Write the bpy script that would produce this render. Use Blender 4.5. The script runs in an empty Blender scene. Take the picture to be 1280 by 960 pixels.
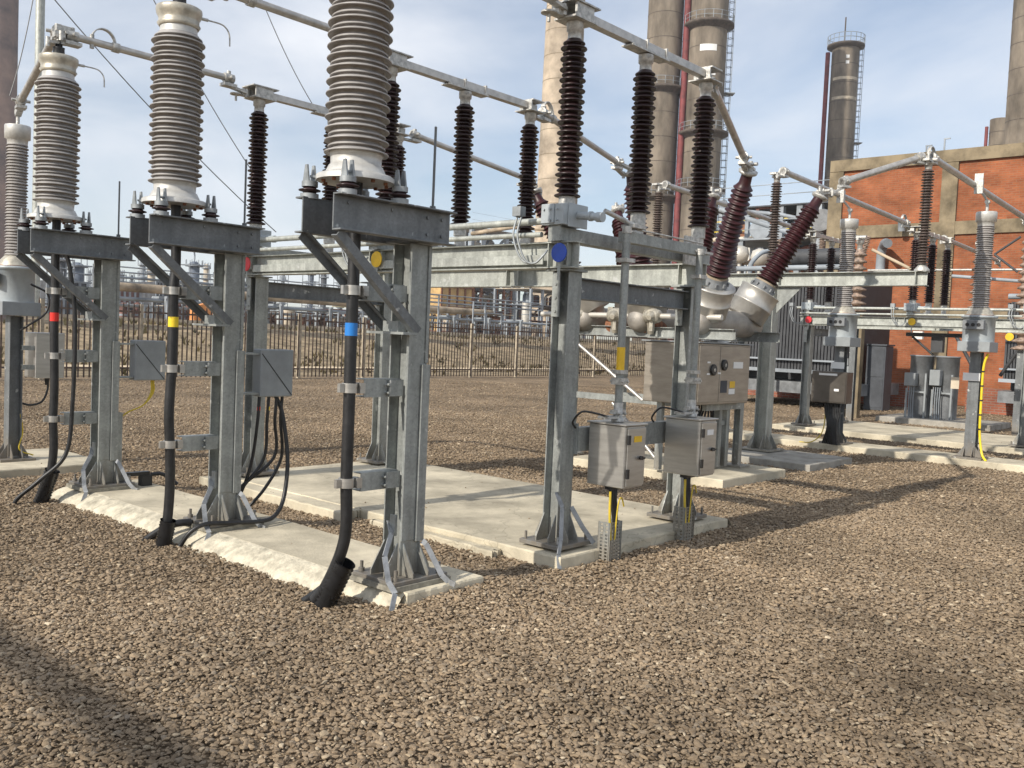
import bpy, math, random
from mathutils import Vector as V, Matrix, noise as mnoise
rnd = random.Random(7)
C = bpy.context.scene.collection
D = bpy.data
sc = bpy.context.scene

# ------------------------------------------------------------------ camera
F, PITCH, ROLL, YAW = 1154.5, -.0499, -.0436, .7262
CAM = V((-3.8568, -4.2949, 1.649))
fw = V((math.cos(YAW)*math.cos(PITCH), math.sin(YAW)*math.cos(PITCH), math.sin(PITCH)))
rt0 = V((math.sin(YAW), -math.cos(YAW), 0)); up0 = rt0.cross(fw)
rt = math.cos(ROLL)*rt0 - math.sin(ROLL)*up0
up = math.cos(ROLL)*up0 + math.sin(ROLL)*rt0
cd = D.cameras.new('camera'); cam = D.objects.new('camera', cd); C.objects.link(cam)
cam.matrix_world = Matrix(((rt.x, up.x, -fw.x, CAM.x), (rt.y, up.y, -fw.y, CAM.y), (rt.z, up.z, -fw.z, CAM.z), (0, 0, 0, 1)))
cd.sensor_width = 36; cd.lens = F/1280*36; cd.clip_start = .1; cd.clip_end = 3000
sc.camera = cam

def at(px, py, ax, v):
    """world point seen at a picture position on the plane ax = v (survey of far things)"""
    d = fw + rt*((px-640)/F) - up*((py-480)/F)
    i = 'xyz'.index(ax); t = (v-CAM[i])/d[i]
    return CAM + d*t

# ------------------------------------------------------------------ materials
def mat(name, col, rough=.6, metal=0., var=.12, scale=8., bump=0., bscale=60., col2=None, spec=.5, stretch=None, detail=5, coat=0.):
    m = D.materials.new(name); m.use_nodes = True; nt = m.node_tree; N = nt.nodes; L = nt.links
    b = N['Principled BSDF']; b.inputs['Roughness'].default_value = rough; b.inputs['Metallic'].default_value = metal
    b.inputs['Specular IOR Level'].default_value = spec
    if coat: b.inputs['Coat Weight'].default_value = coat; b.inputs['Coat Roughness'].default_value = .15
    tc = N.new('ShaderNodeTexCoord'); mp = N.new('ShaderNodeMapping')
    L.new(tc.outputs['Object'], mp.inputs['Vector'])
    if stretch: mp.inputs['Scale'].default_value = stretch
    n = N.new('ShaderNodeTexNoise'); n.inputs['Scale'].default_value = scale; n.inputs['Detail'].default_value = detail
    n.inputs['Roughness'].default_value = .65
    L.new(mp.outputs[0], n.inputs['Vector'])
    r = N.new('ShaderNodeValToRGB'); c2 = col2 or tuple(max(0, c*(1-var*2.2)) for c in col)
    c3 = tuple(min(1, c*(1+var)) for c in col)
    r.color_ramp.elements[0].position = .32; r.color_ramp.elements[0].color = (*c2, 1)
    r.color_ramp.elements[1].position = .62; r.color_ramp.elements[1].color = (*c3, 1)
    L.new(n.outputs['Fac'], r.inputs['Fac']); L.new(r.outputs['Color'], b.inputs['Base Color'])
    if bump:
        n2 = N.new('ShaderNodeTexNoise'); n2.inputs['Scale'].default_value = bscale; n2.inputs['Detail'].default_value = 4
        L.new(mp.outputs[0], n2.inputs['Vector'])
        bp = N.new('ShaderNodeBump'); bp.inputs['Strength'].default_value = bump; bp.inputs['Distance'].default_value = .01
        L.new(n2.outputs['Fac'], bp.inputs['Height']); L.new(bp.outputs['Normal'], b.inputs['Normal'])
    # roughness variation
    mr = N.new('ShaderNodeMapRange'); mr.inputs['To Min'].default_value = max(.05, rough-.1); mr.inputs['To Max'].default_value = min(1, rough+.12)
    L.new(n.outputs['Fac'], mr.inputs['Value']); L.new(mr.outputs[0], b.inputs['Roughness'])
    return m

M = {}
def galv(name, col, metal=.35):
    m = mat(name, col, .5, metal, .10, 5.0)
    nt = m.node_tree; N = nt.nodes; L = nt.links
    b = N['Principled BSDF']; old = b.inputs['Base Color'].links[0].from_socket
    tc = N.new('ShaderNodeTexCoord')
    vo = N.new('ShaderNodeTexVoronoi'); vo.inputs['Scale'].default_value = 70
    L.new(tc.outputs['Object'], vo.inputs['Vector'])
    mp = N.new('ShaderNodeMapping'); mp.inputs['Scale'].default_value = (6, 6, .7); L.new(tc.outputs['Object'], mp.inputs['Vector'])
    ns = N.new('ShaderNodeTexNoise'); ns.inputs['Scale'].default_value = 3; ns.inputs['Detail'].default_value = 6; L.new(mp.outputs[0], ns.inputs['Vector'])
    sp = N.new('ShaderNodeSeparateColor'); L.new(vo.outputs['Color'], sp.inputs[0])
    mr = N.new('ShaderNodeMapRange'); mr.inputs['To Min'].default_value = .9; mr.inputs['To Max'].default_value = 1.1
    L.new(sp.outputs[0], mr.inputs['Value'])
    mr2 = N.new('ShaderNodeMapRange'); mr2.inputs['From Min'].default_value = .3; mr2.inputs['From Max'].default_value = .7
    mr2.inputs['To Min'].default_value = .78; mr2.inputs['To Max'].default_value = 1.12
    L.new(ns.outputs['Fac'], mr2.inputs['Value'])
    mu = N.new('ShaderNodeMath'); mu.operation = 'MULTIPLY'; L.new(mr.outputs[0], mu.inputs[0]); L.new(mr2.outputs[0], mu.inputs[1])
    vm = N.new('ShaderNodeVectorMath'); vm.operation = 'SCALE'; L.new(old, vm.inputs[0]); L.new(mu.outputs[0], vm.inputs['Scale'])
    ge_ = N.new('ShaderNodeNewGeometry'); sz = N.new('ShaderNodeSeparateXYZ'); L.new(ge_.outputs['Position'], sz.inputs[0])
    dz = N.new('ShaderNodeMath'); dz.operation = 'MULTIPLY_ADD'; L.new(ns.outputs['Fac'], dz.inputs[0]); dz.inputs[1].default_value = .5; L.new(sz.outputs[2], dz.inputs[2])
    dm = N.new('ShaderNodeMapRange'); dm.inputs['From Min'].default_value = .36; dm.inputs['From Max'].default_value = .66; dm.inputs['To Min'].default_value = .55; dm.inputs['To Max'].default_value = 0; L.new(dz.outputs[0], dm.inputs['Value'])
    dx_ = N.new('ShaderNodeMix'); dx_.data_type = 'RGBA'; L.new(dm.outputs[0], dx_.inputs['Factor']); L.new(vm.outputs[0], dx_.inputs['A']); dx_.inputs['B'].default_value = (.26, .21, .15, 1)
    n5 = N.new('ShaderNodeTexNoise'); n5.inputs['Scale'].default_value = 11; n5.inputs['Detail'].default_value = 3; L.new(tc.outputs['Object'], n5.inputs['Vector'])
    m5 = N.new('ShaderNodeMapRange'); m5.inputs['From Min'].default_value = .66; m5.inputs['From Max'].default_value = .72; L.new(n5.outputs['Fac'], m5.inputs['Value'])
    x5 = N.new('ShaderNodeMix'); x5.data_type = 'RGBA'; L.new(m5.outputs[0], x5.inputs['Factor']); L.new(dx_.outputs['Result'], x5.inputs['A']); x5.inputs['B'].default_value = (.52, .53, .51, 1)
    L.new(x5.outputs['Result'], b.inputs['Base Color'])
    return m
M['galv'] = galv('galvanised_steel', (.325, .34, .325))
M['galv_shade'] = galv('shade_dark_galvanised_steel', (.175, .185, .19), .25)  # darker copy of galv: shade on the channels put into the colour
M['galv_beam'] = galv('galvanised_beam_steel', (.43, .445, .41))
M['alu'] = mat('aluminium_tube', (.50, .48, .45), .42, .6, .12, 12)
M['cast'] = mat('cast_aluminium', (.50, .49, .46), .5, .5, .2, 25, bump=.3, bscale=60)
M['stainless'] = mat('brushed_stainless', (.50, .485, .455), .36, .8, .07, 3, stretch=(1, 1, 9))
M['stainless_dk'] = mat('stainless_cabinet', (.36, .32, .27), .42, .7, .10, 2.5, stretch=(1, 1, 5))
M['cast_tank'] = mat('matt_cast_aluminium_tank', (.36, .335, .30), .6, .5, .12, 5)
M['can'] = mat('spun_aluminium_can', (.54, .52, .48), .45, .65, .10, 4)
M['stainless_black'] = mat('dark_reflective_cabinet', (.13, .115, .10), .35, .6, .1, 3)
M['lug'] = mat('dull_grey_lug', (.30, .32, .33), .5, .3, .15, 12)
M['shed_grey'] = mat('grey_shed', (.345, .33, .32), .45, 0, .10, 9, spec=.45)
M['shed_lt'] = mat('pale_grey_shed', (.31, .29, .275), .5, 0, .12, 9)
M['shed_dark'] = mat('dark_grey_brown_porcelain', (.10, .075, .065), .4, 0, .2, 9)
M['shed_black'] = mat('dark_brown_porcelain', (.026, .012, .012), .32, 0, .2, 7, spec=.5)
M['shed_maroon'] = mat('maroon_porcelain', (.036, .007, .009), .42, 0, .2, 7, spec=.4)
M['shed_brown'] = mat('weathered_brown_porcelain', (.30, .22, .17), .5, 0, .3, 14)
M['white_metal'] = mat('white_painted_casting', (.56, .55, .52), .45, .3, .10, 10)
M['cream_metal'] = mat('cream_anodised_cap', (.47, .435, .36), .42, .45, .15, 14)
M['rubber'] = mat('black_cable_sheath', (.018, .018, .019), .42, 0, .25, 14, bump=.1, bscale=40)
M['duct'] = mat('black_corrugated_duct', (.014, .014, .015), .28, 0, .2, 14)
M['concrete'] = mat('pale_concrete', (.60, .535, .405), .9, 0, .16, 1.7, bump=.35, bscale=55, spec=.2, detail=9)
def stain(m):
    nt = m.node_tree; N = nt.nodes; L = nt.links; b = N['Principled BSDF']; old = b.inputs['Base Color'].links[0].from_socket
    tc = N.new('ShaderNodeTexCoord'); v = N.new('ShaderNodeTexVoronoi'); v.feature = 'DISTANCE_TO_EDGE'; v.inputs['Scale'].default_value = .9
    nn = N.new('ShaderNodeTexNoise'); nn.inputs['Scale'].default_value = 3; nn.inputs['Detail'].default_value = 6; L.new(tc.outputs['Object'], nn.inputs['Vector'])
    ad = N.new('ShaderNodeVectorMath'); ad.operation = 'MULTIPLY_ADD'; L.new(nn.outputs['Color'], ad.inputs[0]); ad.inputs[1].default_value = (.5, .5, .5); L.new(tc.outputs['Object'], ad.inputs[2]); L.new(ad.outputs[0], v.inputs['Vector'])
    mr = N.new('ShaderNodeMapRange'); mr.inputs['From Min'].default_value = 0; mr.inputs['From Max'].default_value = .006; mr.inputs['To Min'].default_value = .72; L.new(v.outputs['Distance'], mr.inputs['Value'])
    n2 = N.new('ShaderNodeTexNoise'); n2.inputs['Scale'].default_value = 1.1; n2.inputs['Detail'].default_value = 8; n2.inputs['Roughness'].default_value = .7; L.new(tc.outputs['Object'], n2.inputs['Vector'])
    m2 = N.new('ShaderNodeMapRange'); m2.inputs['From Min'].default_value = .42; m2.inputs['From Max'].default_value = .62; m2.inputs['To Min'].default_value = .80; m2.inputs['To Max'].default_value = 1.04; L.new(n2.outputs['Fac'], m2.inputs['Value'])
    mu = N.new('ShaderNodeMath'); mu.operation = 'MULTIPLY'; L.new(mr.outputs[0], mu.inputs[0]); L.new(m2.outputs[0], mu.inputs[1])
    vm = N.new('ShaderNodeVectorMath'); vm.operation = 'SCALE'; L.new(old, vm.inputs[0]); L.new(mu.outputs[0], vm.inputs['Scale']); L.new(vm.outputs[0], b.inputs['Base Color'])
stain(M['concrete'])
M['concrete_rough'] = mat('rough_concrete_spill', (.56, .51, .40), .95, 0, .2, 9, bump=.8, bscale=40, spec=.15)
M['concrete_dark'] = mat('grey_concrete', (.34, .32, .28), .9, 0, .15, 4, bump=.3, bscale=60, spec=.2)
M['grout'] = mat('grey_grout', (.30, .28, .23), .9, 0, .2, 12, bump=.4, bscale=60, spec=.2)
M['red'] = mat('red_paint', (.62, .02, .03), .4, 0, .08, 6)
M['yellow'] = mat('yellow_paint', (.80, .50, .02), .4, 0, .08, 6)
M['ytape'] = mat('yellow_tape', (.85, .62, .03), .35, 0, .05, 6)
M['blue'] = mat('blue_paint', (.02, .07, .42), .4, 0, .08, 6)
M['btape'] = mat('blue_tape', (.02, .20, .60), .35, 0, .05, 6)
M['rtape'] = mat('red_tape', (.72, .03, .02), .35, 0, .05, 6)
M['white'] = mat('white_label', (.8, .8, .78), .5, 0, .03, 6)
M['blackp'] = mat('black_plastic', (.015, .015, .016), .4, 0, .2, 6)
M['earth'] = mat('green_yellow_wire', (.60, .43, .03), .45, 0, .1, 30, col2=(.52, .40, .04))
M['earthtape'] = mat('earth_tape', (.34, .35, .36), .5, .4, .15, 14)
M['rust'] = mat('rusty_steel', (.25, .11, .06), .85, 0, .35, 9)
M['greybox'] = mat('grey_painted_steel', (.27, .29, .30), .5, .1, .08, 4)
M['tanklt'] = mat('light_grey_painted_tank', (.40, .44, .46), .45, .1, .08, 4)
M['txgrey'] = mat('dark_grey_transformer_paint', (.05, .052, .057), .6, 0, .2, 3)
M['txgrey2'] = mat('mid_grey_transformer_paint', (.19, .20, .21), .55, 0, .2, 3)
M['kiosk'] = mat('slate_kiosk_paint', (.065, .072, .085), .5, 0, .15, 3)
M['wire'] = mat('wire', (.18, .18, .18), .5, .3, .1, 3)
M['fence'] = mat('brown_fence_steel', (.12, .082, .062), .7, 0, .35, 6)
M['fencepost'] = mat('weathered_fence_post', (.42, .36, .27), .8, 0, .2, 6)
M['bwall'] = mat('concrete_frame', (.235, .19, .125), .9, 0, .25, 1.2, bump=.2, bscale=8, spec=.2)
M['stack'] = mat('stack_concrete', (.20, .168, .132), .9, 0, .32, .35, spec=.15, detail=8, stretch=(1, 1, .35))
M['stack_cream'] = mat('cream_stack', (.46, .38, .29), .9, 0, .22, .3, spec=.15, detail=8)
M['stack_rust'] = mat('rusty_brown_stack', (.29, .225, .20), .85, 0, .4, .5, spec=.2, detail=8, col2=(.17, .16, .17))
M['stackband'] = mat('dark_stack_band', (.10, .08, .065), .9, 0, .2, 2)
M['redpipe'] = mat('oxide_red_pipe', (.20, .045, .045), .7, 0, .2, 1)
M['sandpipe'] = mat('sandy_lagged_pipe', (.40, .32, .23), .8, 0, .3, .6)
M['silver'] = mat('silver_column', (.60, .57, .51), .5, .4, .15, .8)
M['plantgrey'] = mat('plant_grey', (.30, .33, .36), .7, .1, .2, .6)
M['plantblue'] = mat('plant_blue_grey', (.13, .155, .20), .7, 0, .25, .6)
M['plantdark'] = mat('plant_dark', (.075, .08, .09), .8, 0, .3, .8)
M['plantred'] = mat('plant_red_brown', (.20, .095, .075), .8, 0, .3, .8)
M['plantcream'] = mat('plant_cream', (.55, .47, .36), .8, 0, .2, .8)
M['ochre'] = mat('ochre_cladding', (.58, .38, .16), .8, 0, .2, .4)
M['orange'] = mat('orange_sheet', (.72, .30, .10), .7, 0, .2, 2)
M['signwhite'] = M['white']

def brick_mat(name, c1, c2, mortar, sc_=1.0):
    m = D.materials.new(name); m.use_nodes = True; nt = m.node_tree; N = nt.nodes; L = nt.links; b = N['Principled BSDF']
    b.inputs['Roughness'].default_value = .9; b.inputs['Specular IOR Level'].default_value = .2
    tc = N.new('ShaderNodeTexCoord'); sx = N.new('ShaderNodeSeparateXYZ'); L.new(tc.outputs['Object'], sx.inputs[0])
    ad = N.new('ShaderNodeMath'); L.new(sx.outputs[0], ad.inputs[0]); L.new(sx.outputs[1], ad.inputs[1])
    cx = N.new('ShaderNodeCombineXYZ'); L.new(ad.outputs[0], cx.inputs[0]); L.new(sx.outputs[2], cx.inputs[1])
    br = N.new('ShaderNodeTexBrick'); L.new(cx.outputs[0], br.inputs['Vector'])
    br.inputs['Scale'].default_value = sc_; br.inputs['Brick Width'].default_value = .225; br.inputs['Row Height'].default_value = .075
    br.inputs['Mortar Size'].default_value = .011; br.inputs['Color1'].default_value = (*c1, 1); br.inputs['Color2'].default_value = (*c2, 1)
    br.inputs['Mortar'].default_value = (*mortar, 1); br.inputs['Bias'].default_value = -.1
    n = N.new('ShaderNodeTexNoise'); n.inputs['Scale'].default_value = .9; n.inputs['Detail'].default_value = 8; n.inputs['Roughness'].default_value = .7
    mp = N.new('ShaderNodeMapping'); mp.inputs['Scale'].default_value = (.9, .9, 1.5); L.new(tc.outputs['Object'], mp.inputs[0]); L.new(mp.outputs[0], n.inputs['Vector'])
    mr = N.new('ShaderNodeMapRange'); mr.inputs['From Min'].default_value = .3; mr.inputs['From Max'].default_value = .7; mr.inputs['To Min'].default_value = .5; mr.inputs['To Max'].default_value = 1.2
    L.new(n.outputs['Fac'], mr.inputs['Value'])
    vm = N.new('ShaderNodeVectorMath'); vm.operation = 'SCALE'; L.new(br.outputs['Color'], vm.inputs[0]); L.new(mr.outputs[0], vm.inputs['Scale'])
    L.new(vm.outputs[0], b.inputs['Base Color'])
    bp = N.new('ShaderNodeBump'); bp.inputs['Strength'].default_value = .4; bp.inputs['Distance'].default_value = .01; bp.invert = True
    L.new(br.outputs['Fac'], bp.inputs['Height']); L.new(bp.outputs['Normal'], b.inputs['Normal'])
    return m
M['brick'] = brick_mat('orange_red_brick', (.375, .125, .055), (.29, .092, .044), (.31, .15, .085))
M['brick2'] = brick_mat('plinth_brick', (.36, .12, .07), (.27, .09, .06), (.28, .2, .16))

# ------------------------------------------------------------------ mesh builder
SPLIT = {'earth_tape', 'cover_strip', 'cross_plate', 'strut_seat', 'flange_bolts', 'diagonal_brace', 'lower_rail', 'top_rail', 'conservator_leg', 'small_box', 'end_contact', 'bracket', 'concrete_band', 'label_plate', 'bottom_coupling', 'stud', 'roof_flange', 'support_frame', 'oil_pipe', 'arm_carrier', 'door', 'stand', 'flexible_loop', 'small_pipe', 'trestle', 'gusset', 'insulator_foot', 'cable_clamp', 'clamp_arm', 'top_coupling'}
class MB:
    def __init__(s): s.v = []; s.f = []; s.sm = []; s.mi = []; s.cur = 0
    def add(s, vs, fs, smooth=False, mi=None):
        o = len(s.v); s.v += [tuple(x) for x in vs]
        for f in fs: s.f.append(tuple(i+o for i in f)); s.sm.append(smooth); s.mi.append(s.cur if mi is None else mi)
    def box(s, c, d, rz=0.):
        x, y, z = (k/2 for k in d); P = []
        ca, sa = math.cos(rz), math.sin(rz)
        for k in (-z, z):
            for (a, b) in ((-x, -y), (x, -y), (x, y), (-x, y)):
                P.append((c[0]+a*ca-b*sa, c[1]+a*sa+b*ca, c[2]+k))
        s.add(P, [(0, 3, 2, 1), (4, 5, 6, 7), (0, 1, 5, 4), (1, 2, 6, 5), (2, 3, 7, 6), (3, 0, 4, 7)])
    def bx(s, x0, x1, y0, y1, z0, z1): s.box(((x0+x1)/2, (y0+y1)/2, (z0+z1)/2), (x1-x0, y1-y0, z1-z0))
    def bar(s, p0, p1, u0, u1, v0, v1, up=(0, 0, 1)):
        p0 = V(p0); p1 = V(p1); d = (p1-p0).normalized(); u = d.cross(V(up)).normalized(); w = u.cross(d)
        P = []
        for p in (p0, p1):
            for (a, b) in ((u0, v0), (u1, v0), (u1, v1), (u0, v1)): P.append(p+u*a+w*b)
        s.add(P, [(0, 1, 2, 3), (7, 6, 5, 4), (0, 4, 5, 1), (1, 5, 6, 2), (2, 6, 7, 3), (3, 7, 4, 0)])
    def isec(s, p0, p1, h, w, t=.01, up=(0, 0, 1)):
        s.bar(p0, p1, -w/2, w/2, h/2-t, h/2, up); s.bar(p0, p1, -w/2, w/2, -h/2, -h/2+t, up); s.bar(p0, p1, -t*.4, t*.4, -h/2+t, h/2-t, up)
    def csec(s, p0, p1, h, w, t=.008, up=(0, 0, 1), flip=1):
        a, b = (0, w) if flip > 0 else (-w, 0)
        s.bar(p0, p1, a, b, h/2-t, h/2, up); s.bar(p0, p1, a, b, -h/2, -h/2+t, up)
        if flip > 0: s.bar(p0, p1, 0, t, -h/2+t, h/2-t, up)
        else: s.bar(p0, p1, -t, 0, -h/2+t, h/2-t, up)
    def lathe(s, prof, p0=(0, 0, 0), axis=(0, 0, 1), n=24, caps=True, smooth=True):
        """prof: list of (distance along the axis, radius)"""
        p0 = V(p0); ax = V(axis).normalized(); t = V((1, 0, 0)) if abs(ax.x) < .9 else V((0, 1, 0))
        u = ax.cross(t).normalized(); w = ax.cross(u)
        P = []; Fs = []
        for (h, r) in prof:
            for i in range(n):
                a = 2*math.pi*i/n; P.append(p0+ax*h+(u*math.cos(a)+w*math.sin(a))*r)
        for k in range(len(prof)-1):
            for i in range(n):
                j = (i+1) % n; Fs.append((k*n+i, k*n+j, (k+1)*n+j, (k+1)*n+i))
        s.add(P, Fs, smooth)
        if caps:
            m = len(prof)-1
            s.add(P[:n], [tuple(range(n-1, -1, -1))]); s.add(P[m*n:], [tuple(range(n))])
    def cyl(s, p0, p1, r, r2=None, n=16, caps=True):
        p0 = V(p0); p1 = V(p1); L = (p1-p0).length
        s.lathe([(0, r), (L, r if r2 is None else r2)], p0, p1-p0, n, caps)
    def tube(s, pts, r, n=8, caps=True, rib=0):
        pts = [V(p) for p in pts]; P = []; Fs = []; u = None
        for k, p in enumerate(pts):
            d = (pts[min(k+1, len(pts)-1)]-pts[max(k-1, 0)]).normalized()
            if u is None:
                t = V((0, 0, 1)) if abs(d.z) < .9 else V((1, 0, 0)); u = d.cross(t).normalized()
            u = (u-d*u.dot(d)).normalized(); w = d.cross(u)
            rr = r*(1+(rib if k % 2 else 0))
            for i in range(n):
                a = 2*math.pi*i/n; P.append(p+(u*math.cos(a)+w*math.sin(a))*rr)
        for k in range(len(pts)-1):
            for i in range(n):
                j = (i+1) % n; Fs.append((k*n+i, k*n+j, (k+1)*n+j, (k+1)*n+i))
        s.add(P, Fs, True)
        if caps:
            m = len(pts)-1; s.add(P[:n], [tuple(range(n-1, -1, -1))]); s.add(P[m*n:], [tuple(range(n))])
    def poly(s, pts, thick):
        """flat polygon (3D points) thickened by vector"""
        n = len(pts); t = V(thick); P = [V(p) for p in pts]+[V(p)+t for p in pts]
        s.add(P, [tuple(range(n-1, -1, -1)), tuple(range(n, 2*n))]+[(i, (i+1) % n, (i+1) % n+n, i+n) for i in range(n)])
    def split(s):
        par = list(range(len(s.v)))
        def fd(a):
            while par[a] != a: par[a] = par[par[a]]; a = par[a]
            return a
        for f in s.f:
            for k in f[1:]:
                a, b = fd(f[0]), fd(k)
                if a != b: par[b] = a
        comp = {}
        for i in range(len(s.v)): comp.setdefault(fd(i), []).append(i)
        bb = []
        for r_, ids in comp.items():
            c = [s.v[i] for i in ids]; bb.append([[min(q[k] for q in c) for k in range(3)], [max(q[k] for q in c) for k in range(3)], {r_}])
        ch = True
        while ch:
            ch = False
            for i in range(len(bb)):
                for j in range(i+1, len(bb)):
                    a, b = bb[i], bb[j]
                    if all(a[0][k] <= b[1][k]+.012 and b[0][k] <= a[1][k]+.012 for k in range(3)):
                        a[0] = [min(a[0][k], b[0][k]) for k in range(3)]; a[1] = [max(a[1][k], b[1][k]) for k in range(3)]; a[2] |= b[2]; bb.pop(j); ch = True; break
                if ch: break
        out = []
        for _, _, rs in bb:
            n = MB(); mp = {}
            for fi, f in enumerate(s.f):
                if fd(f[0]) in rs:
                    for k in f:
                        if k not in mp: mp[k] = len(n.v); n.v.append(s.v[k])
                    n.f.append(tuple(mp[k] for k in f)); n.sm.append(s.sm[fi]); n.mi.append(s.mi[fi])
            out.append(n)
        return out
    def build(s, name, m, parent=None, loc=None, bevel=0.):
        if parent is not None and name in SPLIT:
            q = s.split()
            if len(q) > 1:
                o = None
                for n in q: o = n.build1(name, m, parent, loc, bevel) if o is None else (n.build1(name, m, parent, loc, bevel), o)[1]
                return o
        return s.build1(name, m, parent, loc, bevel)
    def build1(s, name, m, parent=None, loc=None, bevel=0.):
        me = D.meshes.new(name); org = V(loc) if loc is not None else V((0, 0, 0))
        me.from_pydata([tuple(V(v)-org) for v in s.v], [], s.f); me.update()
        ms = m if isinstance(m, (list, tuple)) else [m]
        for q in ms: me.materials.append(M[q] if isinstance(q, str) else q)
        me.polygons.foreach_set('use_smooth', s.sm); me.polygons.foreach_set('material_index', s.mi)
        o = D.objects.new(name, me); C.objects.link(o)
        if loc is not None: o.location = org
        if parent is not None: o.parent = parent
        if bevel:
            md = o.modifiers.new('bevel', 'BEVEL'); md.width = bevel; md.segments = 1; md.limit_method = 'ANGLE'; md.angle_limit = .9
        return o

def tag(o, label, cat, group=None, kind=None):
    if label: o['label'] = label
    if cat: o['category'] = cat
    if group: o['group'] = group
    if kind: o['kind'] = kind
    return o
def thing(name, loc, label, cat, group=None):
    o = D.objects.new(name, None); o.empty_display_size = .2; o.location = loc; C.objects.link(o)
    return tag(o, label, cat, group)
def kids(o): return [c for c in D.objects if c.parent is o]
def copy_tree(o, parent=None, delta=None, label=None):
    c = o.copy(); C.objects.link(c); c.parent = parent
    if delta is not None: c.location = o.location+V(delta)
    if label: c['label'] = label
    for ch in kids(o): copy_tree(ch, c)
    return c
def arc(p0, p1, sag, n=10, side=(0, 0, 0)):
    p0 = V(p0); p1 = V(p1); o = []
    for i in range(n+1):
        t = i/n; k = 4*t*(1-t); o.append(p0.lerp(p1, t)+V((0, 0, -sag))*k+V(side)*k)
    return o
def bez(P, n=16):
    """Catmull-Rom through the points"""
    P = [V(p) for p in P]; Q = [P[0]*2-P[1]]+P+[P[-1]*2-P[-2]]; o = []
    for i in range(1, len(Q)-2):
        for k in range(n):
            t = k/n; a, b, c, d = Q[i-1:i+3]
            o.append(.5*((2*b)+(c-a)*t+(2*a-5*b+4*c-d)*t*t+(3*b-a-3*c+d)*t**3))
    o.append(P[-1]); return o
def shed_profile(h0, h1, core, big, small, pitch, thick=.010):
    n = max(1, round((h1-h0)/pitch)); p = (h1-h0)/n; pr = [(h0, core)]
    for i in range(n):
        z = h0+i*p
        for (zz, r) in ((z+p*.18, big), (z+p*.68, small)):
            if r is None: continue
            th = thick
            pr += [(zz-.001, core), (zz-th*.1, core+(r-core)*.5), (zz-th*.75, r-.003), (zz-th*.45, r), (zz-th*.05, r-.002), (zz+th*.55, core+(r-core)*.45), (zz+th*1.4, core)]
    pr.append((h1, core)); return pr

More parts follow.
